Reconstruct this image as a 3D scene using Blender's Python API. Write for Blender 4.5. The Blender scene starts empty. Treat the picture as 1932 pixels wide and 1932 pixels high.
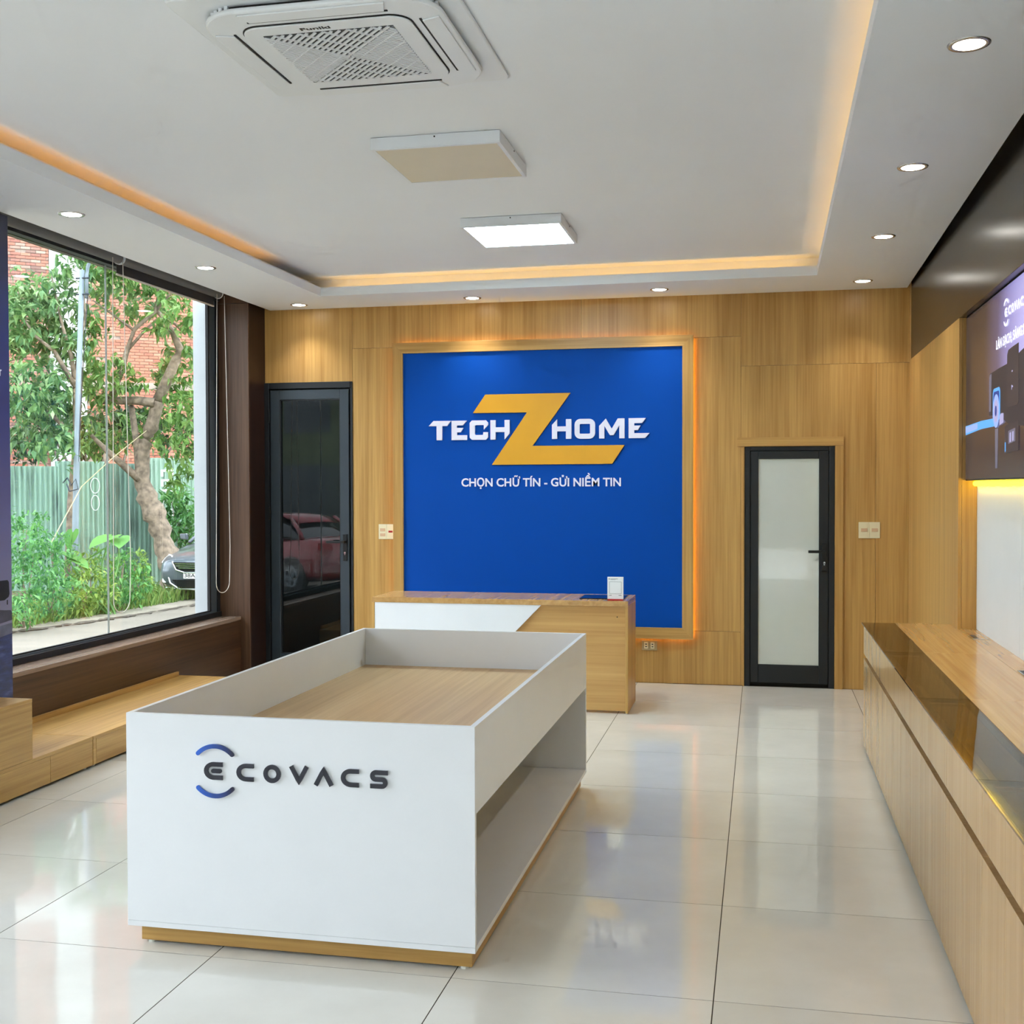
import bpy, bmesh, math, random
from mathutils import Vector, Matrix

scene = bpy.context.scene
C = scene.collection
random.seed(11)

# ------------------------------------------------------------------ camera
cam_data = bpy.data.cameras.new('camera')
cam_data.sensor_fit = 'HORIZONTAL'
cam_data.sensor_width = 36.0
cam_data.lens = 36.0 * 2203.19 / 1932.0
cam_data.clip_start = 0.05
cam_data.clip_end = 300
cam = bpy.data.objects.new('camera', cam_data)
C.objects.link(cam)
yaw, pitch, roll = -0.210164, -0.0215194, -0.0023465
fw = Vector((math.sin(yaw) * math.cos(pitch), math.cos(yaw) * math.cos(pitch), math.sin(pitch)))
rt = Vector((math.cos(yaw), -math.sin(yaw), 0))
up = rt.cross(fw)
r2 = rt * math.cos(roll) + up * math.sin(roll)
u2 = up * math.cos(roll) - rt * math.sin(roll)
cam.matrix_world = Matrix(((r2.x, u2.x, -fw.x, 0), (r2.y, u2.y, -fw.y, 0), (r2.z, u2.z, -fw.z, 1.5163), (0, 0, 0, 1)))
scene.camera = cam

# ------------------------------------------------------------------ world, exposure
world = bpy.data.worlds.new('overcast_sky')
scene.world = world
world.use_nodes = True
wn = world.node_tree.nodes
bg = wn.get('Background') or wn.new('ShaderNodeBackground')
bg.inputs['Color'].default_value = (0.83, 0.915, 1.0, 1)
bg.inputs['Strength'].default_value = 3.1
try:
    scene.view_settings.view_transform = 'Standard'
    scene.view_settings.look = 'None'
except Exception:
    pass
scene.view_settings.gamma = 1.0
scene.view_settings.use_curve_mapping = False
scene.view_settings.exposure = 0.96
scene.cycles.use_denoising = True
scene.cycles.use_adaptive_sampling = True
scene.cycles.adaptive_threshold = 0.12
scene.cycles.adaptive_min_samples = 12
scene.cycles.max_bounces = 6
scene.cycles.diffuse_bounces = 3
scene.cycles.glossy_bounces = 3
scene.cycles.transmission_bounces = 6
scene.cycles.transparent_max_bounces = 8
scene.cycles.caustics_reflective = False
scene.cycles.caustics_refractive = False
scene.cycles.sample_clamp_indirect = 6.0

# ------------------------------------------------------------------ materials
def lin(c):
    out = []
    for v in c:
        v /= 255.0
        out.append(v / 12.92 if v <= 0.04045 else ((v + 0.055) / 1.055) ** 2.4)
    return tuple(out) + (1.0,)

def new_mat(name):
    m = bpy.data.materials.new(name)
    m.use_nodes = True
    nt = m.node_tree
    b = nt.nodes.get('Principled BSDF')
    return m, nt, b

def add_noise(nt, scale, detail=3.0, rough=0.5, coord='Object', vec_scale=None, rand=False):
    tc = nt.nodes.new('ShaderNodeTexCoord')
    src = tc.outputs[coord]
    if rand:
        oi = nt.nodes.new('ShaderNodeObjectInfo')
        mul = nt.nodes.new('ShaderNodeMath'); mul.operation = 'MULTIPLY'; mul.inputs[1].default_value = 37.0
        nt.links.new(oi.outputs['Random'], mul.inputs[0])
        ad = nt.nodes.new('ShaderNodeVectorMath'); ad.operation = 'ADD'
        nt.links.new(src, ad.inputs[0]); nt.links.new(mul.outputs[0], ad.inputs[1])
        src = ad.outputs[0]
    if vec_scale:
        mp = nt.nodes.new('ShaderNodeMapping')
        mp.inputs['Scale'].default_value = vec_scale
        nt.links.new(src, mp.inputs['Vector'])
        src = mp.outputs[0]
    n = nt.nodes.new('ShaderNodeTexNoise')
    n.inputs['Scale'].default_value = scale
    n.inputs['Detail'].default_value = detail
    n.inputs['Roughness'].default_value = rough
    nt.links.new(src, n.inputs['Vector'])
    return n

def ramp(nt, src, stops):
    r = nt.nodes.new('ShaderNodeValToRGB')
    el = r.color_ramp.elements
    el[0].position, el[0].color = stops[0]
    el[1].position, el[1].color = stops[-1]
    for p, c in stops[1:-1]:
        e = el.new(p); e.color = c
    nt.links.new(src, r.inputs['Fac'])
    return r

def plain(name, rgb, rough=0.5, metal=0.0, spec=0.5, vary=0.0, vscale=6.0, bump=0.0, bscale=40.0, coat=0.0):
    m, nt, b = new_mat(name)
    col = lin(rgb)
    b.inputs['Base Color'].default_value = col
    b.inputs['Roughness'].default_value = rough
    b.inputs['Metallic'].default_value = metal
    b.inputs['Specular IOR Level'].default_value = spec
    if coat:
        b.inputs['Coat Weight'].default_value = coat
        b.inputs['Coat Roughness'].default_value = 0.05
    n = add_noise(nt, vscale)
    lo = tuple(max(0, c * (1 - vary)) for c in col[:3]) + (1,)
    hi = tuple(min(1, c * (1 + vary * 0.5)) for c in col[:3]) + (1,)
    r = ramp(nt, n.outputs['Fac'], [(0.3, lo), (0.7, hi)])
    nt.links.new(r.outputs['Color'], b.inputs['Base Color'])
    if bump:
        n2 = add_noise(nt, bscale)
        bp = nt.nodes.new('ShaderNodeBump')
        bp.inputs['Strength'].default_value = bump
        bp.inputs['Distance'].default_value = 0.01
        nt.links.new(n2.outputs['Fac'], bp.inputs['Height'])
        nt.links.new(bp.outputs[0], b.inputs['Normal'])
    return m

def wood(name, light, dark, grain='z', rough=0.38, contrast=1.35, fine=70.0, band=9.0, spec=0.4, coat=0.0):
    m, nt, b = new_mat(name)
    g = {'x': 0, 'y': 1, 'z': 2}[grain]
    vs = [1.0, 1.0, 1.0]
    vs[g] = 0.022
    n1 = add_noise(nt, fine, 4.0, 0.6, vec_scale=tuple(vs), rand=True)
    vs2 = [1.0, 1.0, 1.0]
    vs2[g] = 0.035
    n2 = add_noise(nt, band, 3.0, 0.5, vec_scale=tuple(vs2), rand=True)
    mx = nt.nodes.new('ShaderNodeMath'); mx.operation = 'MULTIPLY_ADD'
    mx.inputs[1].default_value = 0.55
    ms = nt.nodes.new('ShaderNodeMath'); ms.operation = 'MULTIPLY'; ms.inputs[1].default_value = 0.45
    nt.links.new(n2.outputs['Fac'], ms.inputs[0])
    nt.links.new(n1.outputs['Fac'], mx.inputs[0])
    nt.links.new(ms.outputs[0], mx.inputs[2])
    half = 0.17 / contrast
    r = ramp(nt, mx.outputs[0], [(0.5 - half, lin(dark)), (0.5 + half, lin(light))])
    nt.links.new(r.outputs['Color'], b.inputs['Base Color'])
    b.inputs['Roughness'].default_value = rough
    b.inputs['Specular IOR Level'].default_value = spec
    if coat:
        b.inputs['Coat Weight'].default_value = coat
        b.inputs['Coat Roughness'].default_value = 0.06
    return m

def emit(name, rgb, strength):
    m, nt, b = new_mat(name)
    b.inputs['Base Color'].default_value = lin(rgb)
    b.inputs['Emission Color'].default_value = lin(rgb)
    b.inputs['Emission Strength'].default_value = strength
    return m

def clear_glass(name, tint=(1, 1, 1), refl=0.02, gloss=0.0):
    m = bpy.data.materials.new(name); m.use_nodes = True
    nt = m.node_tree
    for n in list(nt.nodes):
        if n.type != 'OUTPUT_MATERIAL':
            nt.nodes.remove(n)
    out = [n for n in nt.nodes if n.type == 'OUTPUT_MATERIAL'][0]
    t = nt.nodes.new('ShaderNodeBsdfTransparent'); t.inputs['Color'].default_value = tuple(tint) + (1,)
    g = nt.nodes.new('ShaderNodeBsdfGlossy'); g.inputs['Roughness'].default_value = gloss
    fc = nt.nodes.new('ShaderNodeLayerWeight'); fc.inputs['Blend'].default_value = 0.5
    pw = nt.nodes.new('ShaderNodeMath'); pw.operation = 'POWER'; pw.inputs[1].default_value = 5.0
    nt.links.new(fc.outputs['Facing'], pw.inputs[0])
    lw = nt.nodes.new('ShaderNodeMath'); lw.operation = 'MULTIPLY_ADD'; lw.inputs[1].default_value = 0.92; lw.inputs[2].default_value = refl
    nt.links.new(pw.outputs[0], lw.inputs[0])
    mx = nt.nodes.new('ShaderNodeMixShader')
    nt.links.new(lw.outputs[0], mx.inputs['Fac'])
    nt.links.new(t.outputs[0], mx.inputs[1]); nt.links.new(g.outputs[0], mx.inputs[2])
    nt.links.new(mx.outputs[0], out.inputs['Surface'])
    return m

def leaf_mat(name, stops, trans=0.35):
    m = bpy.data.materials.new(name); m.use_nodes = True
    nt = m.node_tree
    b = nt.nodes.get('Principled BSDF')
    geo = nt.nodes.new('ShaderNodeNewGeometry')
    n = len(stops)
    r = ramp(nt, geo.outputs['Random Per Island'], [(i / (n - 1), lin(c)) for i, c in enumerate(stops)])
    nt.links.new(r.outputs['Color'], b.inputs['Base Color'])
    b.inputs['Roughness'].default_value = 0.45
    out = [x for x in nt.nodes if x.type == 'OUTPUT_MATERIAL'][0]
    tr = nt.nodes.new('ShaderNodeBsdfTranslucent')
    nt.links.new(r.outputs['Color'], tr.inputs['Color'])
    mx = nt.nodes.new('ShaderNodeMixShader'); mx.inputs[0].default_value = trans
    nt.links.new(b.outputs[0], mx.inputs[1]); nt.links.new(tr.outputs[0], mx.inputs[2])
    nt.links.new(mx.outputs[0], out.inputs['Surface'])
    return m

M = {}
OAK_L, OAK_D = (202, 160, 94), (170, 127, 66)
M['oak_v'] = wood('oak_veneer_vertical', OAK_L, OAK_D, 'z', rough=0.34, fine=60, band=7)
M['oak_x'] = wood('oak_veneer_across', OAK_L, OAK_D, 'x', rough=0.36, fine=55, band=12)
M['oak_y'] = wood('oak_veneer_lengthwise', OAK_L, OAK_D, 'y', rough=0.36, fine=55, band=8)
M['oak_desk'] = wood('oak_desk_front', (212, 170, 108), (184, 138, 78), 'x', rough=0.4, fine=45, band=14, contrast=0.9)
M['oak_cab'] = wood('pale_oak_laminate', (202, 165, 114), (176, 137, 88), 'z', rough=0.22, fine=50, band=10, coat=0.12, contrast=0.8)
M['oak_top'] = wood('oak_counter_laminate', (202, 160, 103), (178, 134, 80), 'y', rough=0.25, fine=40, band=6, coat=0.3)
M['deck'] = wood('display_deck_laminate', (216, 182, 136), (188, 149, 105), 'y', rough=0.42, fine=40, band=5, contrast=1.0)
M['walnut_v'] = wood('dark_walnut_vertical', (104, 76, 56), (74, 50, 35), 'z', rough=0.38, fine=60, band=9)
M['walnut_y'] = wood('dark_walnut_lengthwise', (86, 58, 36), (58, 37, 22), 'y', rough=0.4, fine=60, band=9)
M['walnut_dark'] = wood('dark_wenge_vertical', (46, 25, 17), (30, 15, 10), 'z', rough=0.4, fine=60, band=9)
M['sill'] = wood('walnut_sill', (150, 128, 112), (116, 95, 80), 'y', rough=0.25, fine=60, band=9)
M['groove'] = wood('dark_brown_channel', (120, 84, 58), (95, 64, 42), 'y', rough=0.5)
M['white'] = plain('white_laminate', (231, 232, 235), 0.36, vary=0.015)
M['white_edge'] = plain('white_edge_band', (238, 240, 242), 0.4, vary=0.01)
M['ceiling'] = plain('white_ceiling_paint', (238, 243, 249), 0.85, spec=0.2, vary=0.015, vscale=1.2)
M['white_panel'] = plain('white_wall_panel', (214, 216, 213), 0.45, vary=0.02)
M['blue'] = plain('royal_blue_board', (0, 71, 164), 0.6, spec=0.12, vary=0.06, vscale=0.8)
M['gold'] = plain('gold_acrylic', (222, 160, 34), 0.4, vary=0.03)
M['letter'] = plain('pale_lilac_acrylic', (232, 228, 244), 0.4, vary=0.02)
M['black_letter'] = plain('charcoal_acrylic', (38, 38, 50), 0.35, vary=0.05)
M['letter_side'] = plain('white_acrylic_backing', (225, 226, 230), 0.4, vary=0.02)
M['alu_dark'] = plain('anthracite_aluminium', (52, 60, 68), 0.42, 0.3, vary=0.06)
M['alu_mid'] = plain('slate_aluminium', (78, 90, 99), 0.4, 0.3, vary=0.05)
M['alu_door'] = plain('dark_slate_door_aluminium', (56, 65, 73), 0.4, 0.3, vary=0.05)
M['alu_black'] = plain('black_aluminium', (30, 33, 37), 0.45, 0.2, vary=0.05)
M['rubber'] = plain('black_gasket', (14, 14, 15), 0.6, vary=0.1)
M['black'] = plain('matt_black_metal', (16, 17, 19), 0.35, 0.2, vary=0.1)
M['chrome'] = plain('bright_chrome', (220, 222, 225), 0.15, 1.0, vary=0.03)
M['cream'] = plain('cream_plastic', (232, 221, 184), 0.4, vary=0.02)
M['peach'] = plain('peach_switch_plastic', (216, 178, 142), 0.4, vary=0.03)
M['beige_plate'] = plain('beige_socket_plate', (170, 152, 112), 0.4, vary=0.03)
M['red'] = plain('red_indicator', (170, 20, 22), 0.35, vary=0.05)
M['red_base'] = plain('red_plastic', (178, 30, 34), 0.3, vary=0.05)
M['ac_white'] = plain('white_abs_plastic', (234, 239, 243), 0.4, vary=0.015)
M['ac_slat'] = plain('white_grille_plastic', (230, 234, 238), 0.45, vary=0.02)
M['ac_dark'] = plain('grey_filter_mesh', (70, 74, 76), 0.8, vary=0.15, vscale=60)
M['ac_slot'] = plain('dark_air_slot', (34, 36, 38), 0.7, vary=0.2)
M['ac_fine'] = plain('pale_grey_filter', (128, 132, 142), 0.8, vary=0.1, vscale=60)
M['lamp_body'] = plain('white_powder_coat', (234, 239, 244), 0.4, vary=0.015)
M['lens_off'] = plain('cream_diffuser_unlit', (224, 216, 194), 0.5, vary=0.02)
M['lens_on'] = emit('lit_panel_diffuser', (212, 244, 255), 22.0)
M['down_lens'] = emit('lit_downlight_lens', (255, 252, 244), 14.0)
M['ring'] = plain('brushed_nickel_ring', (200, 200, 200), 0.25, 0.8, vary=0.04)
M['led_warm'] = emit('warm_led_tape', (255, 194, 106), 4.2)
M['led_dim'] = emit('dim_warm_led_tape', (255, 172, 74), 2.6)
M['led_sign'] = emit('amber_led_tape', (255, 196, 72), 6.0)
M['led_yellow'] = emit('yellow_led_tube', (255, 216, 28), 7.0)
M['white_foot'] = plain('white_nylon_foot', (230, 228, 220), 0.5, vary=0.03)
M['roll'] = plain('grey_blind_fabric', (112, 112, 112), 0.8, vary=0.06, bump=0.1, bscale=300)
M['blind'] = plain('dark_grey_blind_fabric', (66, 66, 68), 0.85, vary=0.06, bump=0.1, bscale=300)
M['cord'] = plain('white_bead_cord', (226, 220, 208), 0.6, vary=0.04)
M['silicone'] = plain('grey_silicone_joint', (186, 194, 190), 0.5, vary=0.05)
M['glass'] = clear_glass('clear_window_glass', (0.98, 0.985, 0.985))
M['smoked'] = clear_glass('smoked_display_glass', (0.42, 0.37, 0.31))

def floor_tile_mat():
    m, nt, b = new_mat('polished_porcelain_tile')
    n = add_noise(nt, 1.6, 5.0, 0.6, rand=True)
    r = ramp(nt, n.outputs['Fac'], [(0.3, lin((212, 208, 198))), (0.7, lin((226, 223, 214)))])
    nt.links.new(r.outputs['Color'], b.inputs['Base Color'])
    n3 = add_noise(nt, 5.0, 3.0, 0.5, rand=True)
    r3 = ramp(nt, n3.outputs['Fac'], [(0.3, (0.03, 0.03, 0.03, 1)), (0.75, (0.085, 0.085, 0.085, 1))])
    nt.links.new(r3.outputs['Color'], b.inputs['Roughness'])
    b.inputs['Specular IOR Level'].default_value = 0.75
    n2 = add_noise(nt, 7.0, 2.0, 0.5, rand=True)
    bp = nt.nodes.new('ShaderNodeBump'); bp.inputs['Strength'].default_value = 0.03; bp.inputs['Distance'].default_value = 0.01
    nt.links.new(n2.outputs['Fac'], bp.inputs['Height'])
    nt.links.new(bp.outputs[0], b.inputs['Normal'])
    return m
M['tile'] = floor_tile_mat()
M['grout'] = plain('dark_grout', (70, 62, 54), 0.95, spec=0.1, vary=0.3, vscale=12)

def brushed_dark():
    m, nt, b = new_mat('brushed_bronze_laminate')
    n = add_noise(nt, 160, 3.0, 0.5, vec_scale=(1, 1, 0.02))
    r = ramp(nt, n.outputs['Fac'], [(0.3, lin((54, 49, 42))), (0.7, lin((82, 76, 66)))])
    nt.links.new(r.outputs['Color'], b.inputs['Base Color'])
    b.inputs['Metallic'].default_value = 0.55
    b.inputs['Roughness'].default_value = 0.24
    return m
M['bronze'] = brushed_dark()

def dark_door_glass():
    m, nt, b = new_mat('black_tinted_glass')
    n = add_noise(nt, 3.0, 2.0)
    r = ramp(nt, n.outputs['Fac'], [(0.3, lin((8, 12, 13))), (0.7, lin((14, 20, 21)))])
    nt.links.new(r.outputs['Color'], b.inputs['Base Color'])
    b.inputs['Roughness'].default_value = 0.015
    b.inputs['Specular IOR Level'].default_value = 0.9
    return m
M['door_glass'] = dark_door_glass()
M['frosted'] = plain('white_laminated_glass', (204, 208, 200), 0.03, spec=0.75, vary=0.03, vscale=4)
M['dark_plate'] = plain('black_gloss_plate', (18, 20, 26), 0.06, spec=0.7, vary=0.1)

# ------------------------------------------------------------------ mesh helpers
class MB:
    def __init__(self):
        self.v = []; self.f = []
    def add(self, verts, faces):
        o = len(self.v)
        self.v += [tuple(p) for p in verts]
        self.f += [tuple(i + o for i in f) for f in faces]
        return self
    def box(self, x0, x1, y0, y1, z0, z1):
        if x0 > x1: x0, x1 = x1, x0
        if y0 > y1: y0, y1 = y1, y0
        if z0 > z1: z0, z1 = z1, z0
        v = [(x0, y0, z0), (x1, y0, z0), (x1, y1, z0), (x0, y1, z0), (x0, y0, z1), (x1, y0, z1), (x1, y1, z1), (x0, y1, z1)]
        f = [(0, 3, 2, 1), (4, 5, 6, 7), (0, 1, 5, 4), (1, 2, 6, 5), (2, 3, 7, 6), (3, 0, 4, 7)]
        return self.add(v, f)
    def prism(self, poly, fn0, fn1):
        """poly: 2-D outline; fn0/fn1 map a 2-D point to 3-D for the two end caps"""
        n = len(poly)
        v = [fn0(p) for p in poly] + [fn1(p) for p in poly]
        f = [tuple(range(n - 1, -1, -1)), tuple(range(n, 2 * n))]
        f += [(i, (i + 1) % n, n + (i + 1) % n, n + i) for i in range(n)]
        return self.add(v, f)
    def cyl(self, c, r0, r1, axis, h, n=24):
        """cylinder / cone from c along axis ('x','y','z') by h"""
        ax = 'xyz'.index(axis)
        a, b = [(1, 2), (2, 0), (0, 1)][ax]
        v = []
        for rr, t in ((r0, 0), (r1, h)):
            for i in range(n):
                p = [0, 0, 0]
                p[ax] = c[ax] + t
                p[a] = c[a] + rr * math.cos(2 * math.pi * i / n)
                p[b] = c[b] + rr * math.sin(2 * math.pi * i / n)
                v.append(tuple(p))
        f = [tuple(range(n - 1, -1, -1)), tuple(range(n, 2 * n))]
        f += [(i, (i + 1) % n, n + (i + 1) % n, n + i) for i in range(n)]
        return self.add(v, f)
    def lathe(self, c, prof, n=32, closed=False):
        """profile [(r, z)] about the vertical axis through c"""
        v = []
        for r, z in prof:
            for i in range(n):
                a = 2 * math.pi * i / n
                v.append((c[0] + r * math.cos(a), c[1] + r * math.sin(a), c[2] + z))
        f = []
        k = len(prof)
        for j in range(k if closed else k - 1):
            j2 = (j + 1) % k
            for i in range(n):
                f.append((j * n + i, j * n + (i + 1) % n, j2 * n + (i + 1) % n, j2 * n + i))
        return self.add(v, f)
    def tube(self, pts, rad, n=8):
        pts = [Vector(p) for p in pts]
        rads = rad if isinstance(rad, (list, tuple)) else [rad] * len(pts)
        ref = Vector((0.31, 0.17, 0.93))
        v = []
        for i, p in enumerate(pts):
            d = (pts[min(i + 1, len(pts) - 1)] - pts[max(i - 1, 0)])
            d.normalize()
            s = d.cross(ref)
            if s.length < 1e-4:
                s = d.cross(Vector((1, 0, 0)))
            s.normalize()
            t = d.cross(s)
            for k in range(n):
                a = 2 * math.pi * k / n
                v.append(tuple(p + (s * math.cos(a) + t * math.sin(a)) * rads[i]))
        f = []
        for i in range(len(pts) - 1):
            for k in range(n):
                f.append((i * n + k, i * n + (k + 1) % n, (i + 1) * n + (k + 1) % n, (i + 1) * n + k))
        f.append(tuple(range(n - 1, -1, -1)))
        f.append(tuple((len(pts) - 1) * n + k for k in range(n)))
        return self.add(v, f)

def gnarl(pts, rad, seed, sub=5, amp=0.16):
    rg = random.Random(seed)
    P_, R_ = [], []
    for i in range(len(pts) - 1):
        for k in range(sub):
            t = k / sub
            P_.append(tuple(pts[i][q] + (pts[i + 1][q] - pts[i][q]) * t + rg.uniform(-1, 1) * rad[i] * amp * 0.6 for q in range(3)))
            R_.append((rad[i] + (rad[i + 1] - rad[i]) * t) * (1 + rg.uniform(-amp, amp)))
    return P_ + [pts[-1]], R_ + [rad[-1]]

def world_loc(o):
    p = Vector((0, 0, 0))
    while o is not None:
        p += o.location
        o = o.parent
    return p

def obj(name, mb, mat, parent=None, bevel=0.0, smooth=False, kind=None, origin=None, fixn=True, segs=2):
    me = bpy.data.meshes.new(name)
    if parent is not None:
        off = world_loc(parent)
    elif origin is not None:
        off = Vector(origin)
    else:
        xs = [p[0] for p in mb.v]; ys = [p[1] for p in mb.v]; zs = [p[2] for p in mb.v]
        off = Vector(((min(xs) + max(xs)) / 2, (min(ys) + max(ys)) / 2, min(zs)))
    me.from_pydata([(p[0] - off.x, p[1] - off.y, p[2] - off.z) for p in mb.v], [], mb.f)
    me.update()
    if fixn:
        bm = bmesh.new(); bm.from_mesh(me)
        bmesh.ops.recalc_face_normals(bm, faces=bm.faces)
        bm.to_mesh(me); bm.free()
    me.materials.append(M[mat] if isinstance(mat, str) else mat)
    if smooth:
        for p in me.polygons:
            p.use_smooth = True
    o = bpy.data.objects.new(name, me)
    C.objects.link(o)
    if parent is not None:
        o.parent = parent
    else:
        o.location = off
    if bevel:
        bv = o.modifiers.new('bevel', 'BEVEL')
        bv.width = bevel; bv.segments = segs; bv.limit_method = 'ANGLE'; bv.angle_limit = math.radians(40)
    if kind:
        o['kind'] = kind
    return o

def tag(o, label=None, cat=None, group=None, kind=None):
    if label: o['label'] = label
    if cat: o['category'] = cat
    if group: o['group'] = group
    if kind: o['kind'] = kind
    return o

def thing(name, label, cat, loc=(0, 0, 0), group=None):
    o = bpy.data.objects.new(name, None)
    o.empty_display_size = 0.1
    C.objects.link(o)
    o.location = loc
    return tag(o, label, cat, group)

def copy_tree(o, parent=None):
    c = o.copy(); C.objects.link(c)
    if parent is not None:
        c.parent = parent
    for ch in list(o.children):
        copy_tree(ch, c)
    return c

def B(x0, x1, y0, y1, z0, z1):
    return MB().box(x0, x1, y0, y1, z0, z1)

def round_rect(hx, hy, r, n=8, cx=0.0, cy=0.0):
    pts = []
    for sx, sy, a0 in ((1, 1, 0), (-1, 1, 90), (-1, -1, 180), (1, -1, 270)):
        for i in range(n + 1):
            a = math.radians(a0 + 90 * i / n)
            pts.append((cx + sx * (hx - r) + r * math.cos(a), cy + sy * (hy - r) + r * math.sin(a)))
    return pts

def hslab(poly, z0, z1):
    return MB().prism(poly, lambda p: (p[0], p[1], z0), lambda p: (p[0], p[1], z1))

def fslab(poly, y0, y1):
    """outline in (x, z), facing -y"""
    return MB().prism(poly, lambda p: (p[0], y0, p[1]), lambda p: (p[0], y1, p[1]))

def sslab(poly, x0, x1):
    """outline in (y, z)"""
    return MB().prism(poly, lambda p: (x0, p[0], p[1]), lambda p: (x1, p[0], p[1]))

def stroke(path, w, closed=False, cap=0):
    """a stroke of width w along a 2-D path -> list of quads (left/right pairs) as outline loops"""
    n = len(path)
    L, R = [], []
    for i in range(n):
        p = Vector(path[i])
        a = Vector(path[(i - 1) % n]) if (closed or i > 0) else None
        b = Vector(path[(i + 1) % n]) if (closed or i < n - 1) else None
        d1 = (p - a).normalized() if a is not None else None
        d2 = (b - p).normalized() if b is not None else None
        if d1 is None: d1 = d2
        if d2 is None: d2 = d1
        n1 = Vector((-d1.y, d1.x)); n2 = Vector((-d2.y, d2.x))
        m = n1 + n2
        m.normalize()
        k = (w / 2) / max(0.35, m.dot(n1))
        L.append(p + m * k); R.append(p - m * k)
    return L, R

def stroke_mb(path, w, closed, to3, depth, rcap=False):
    """extruded stroke; to3(u, v, t) maps to 3-D, t = 0 front, t = depth back"""
    if rcap and not closed:
        a, b = Vector(path[0]), Vector(path[1])
        c, d = Vector(path[-2]), Vector(path[-1])
    L, R = stroke(path, w, closed)
    if rcap and not closed:
        def fan(c0, dirv):
            out = []
            a0 = math.atan2(dirv.y, dirv.x)
            for i in range(1, 8):
                aa = a0 + math.pi / 2 - math.pi * i / 8
                out.append(Vector((c0.x + w / 2 * math.cos(aa), c0.y + w / 2 * math.sin(aa))))
            return out
        outline = L + fan(d, (d - c).normalized()) + R[::-1] + fan(a, (a - b).normalized())
        return MB().prism([(p.x, p.y) for p in outline], lambda p: to3(p[0], p[1], 0), lambda p: to3(p[0], p[1], depth))
    mb = MB()
    n = len(L)
    v = []
    for i in range(n):
        v += [to3(L[i].x, L[i].y, 0), to3(R[i].x, R[i].y, 0), to3(L[i].x, L[i].y, depth), to3(R[i].x, R[i].y, depth)]
    f = []
    rng = range(n if closed else n - 1)
    for i in rng:
        j = (i + 1) % n
        a, b = 4 * i, 4 * j
        f += [(a, b, b + 1, a + 1), (a + 2, a + 3, b + 3, b + 2), (a, a + 2, b + 2, b), (a + 1, b + 1, b + 3, a + 3)]
    if not closed:
        f += [(0, 1, 3, 2), (4 * n - 4, 4 * n - 2, 4 * n - 1, 4 * n - 3)]
    return mb.add(v, f)

def arc_pts(cx, cy, rx, ry, a0, a1, n=12):
    return [(cx + rx * math.cos(math.radians(a0 + (a1 - a0) * i / n)), cy + ry * math.sin(math.radians(a0 + (a1 - a0) * i / n))) for i in range(n + 1)]

def text_mb(body, to3, size, offset=0.0, depth=0.002, fit=None, height=None):
    """flat lettering; to3(u, v, t); fit = total width wanted, height = cap height wanted"""
    cu = bpy.data.curves.new('lettering', 'FONT')
    cu.body = body; cu.size = 1.0; cu.offset = offset; cu.extrude = 0.5; cu.resolution_u = 3
    o = bpy.data.objects.new('lettering', cu)
    C.objects.link(o)
    dg = bpy.context.evaluated_depsgraph_get()
    me = bpy.data.meshes.new_from_object(o.evaluated_get(dg))
    vs = [v.co.copy() for v in me.vertices]
    fs = [tuple(p.vertices) for p in me.polygons]
    bpy.data.objects.remove(o); bpy.data.curves.remove(cu); bpy.data.meshes.remove(me)
    x0 = min(v.x for v in vs); x1 = max(v.x for v in vs)
    su = fit / (x1 - x0) if fit else size
    sv = height / 0.729 if height else su
    return MB().add([to3((v.x - x0) * su, v.y * sv, (0.5 - v.z) * depth) for v in vs], fs)

# ================================================================== SETTING
YB = 9.02          # finished back wall
ZS = 2.972         # soffit underside
ZC = 3.115         # upper ceiling
YF = -1.6          # shop front
XL = -4.005        # left wall line at the back
XR = 1.065         # right wall line

# ---- floor: polished tiles 0.8 m with dark joints
floor = obj('floor', B(-4.30, 1.30, YF, 9.14, -0.06, -0.0009), 'grout', kind='structure')
tag(floor, 'pale beige polished porcelain tile floor')
gx0, gy0, P = -0.1343, 3.4584, 0.8
def cuts(lo, hi, base):
    c = [lo]
    k = math.ceil((lo - base) / P)
    while base + k * P < hi - 0.02:
        if base + k * P > lo + 0.02:
            c.append(base + k * P)
        k += 1
    return c + [hi]
xs = cuts(-4.08, 1.16, gx0)
ys = cuts(YF + 0.02, YB - 0.004, gy0)
tile_meshes = {}
J = 0.0017
for i in range(len(xs) - 1):
    for j in range(len(ys) - 1):
        w, d = xs[i + 1] - xs[i], ys[j + 1] - ys[j]
        key = (round(w, 3), round(d, 3))
        if key not in tile_meshes:
            mb = MB()
            c = 0.0002
            a0, a1, b0, b1 = -w / 2 + J, w / 2 - J, -d / 2 + J, d / 2 - J
            v = [(a0, b0, -0.0009), (a1, b0, -0.0009), (a1, b1, -0.0009), (a0, b1, -0.0009), (a0, b0, -c), (a1, b0, -c), (a1, b1, -c), (a0, b1, -c),
                 (a0 + c, b0 + c, 0), (a1 - c, b0 + c, 0), (a1 - c, b1 - c, 0), (a0 + c, b1 - c, 0)]
            f = [(0, 1, 5, 4), (1, 2, 6, 5), (2, 3, 7, 6), (3, 0, 4, 7), (4, 5, 9, 8), (5, 6, 10, 9), (6, 7, 11, 10), (7, 4, 8, 11), (8, 9, 10, 11)]
            me = bpy.data.meshes.new('tile'); me.from_pydata(v, [], f); me.update()
            me.materials.append(M['tile'])
            tile_meshes[key] = me
        t = bpy.data.objects.new('tile', tile_meshes[key])
        C.objects.link(t)
        t.parent = floor
        t.location = Vector(((xs[i] + xs[i + 1]) / 2, (ys[j] + ys[j + 1]) / 2, 0)) - floor.location

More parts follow.
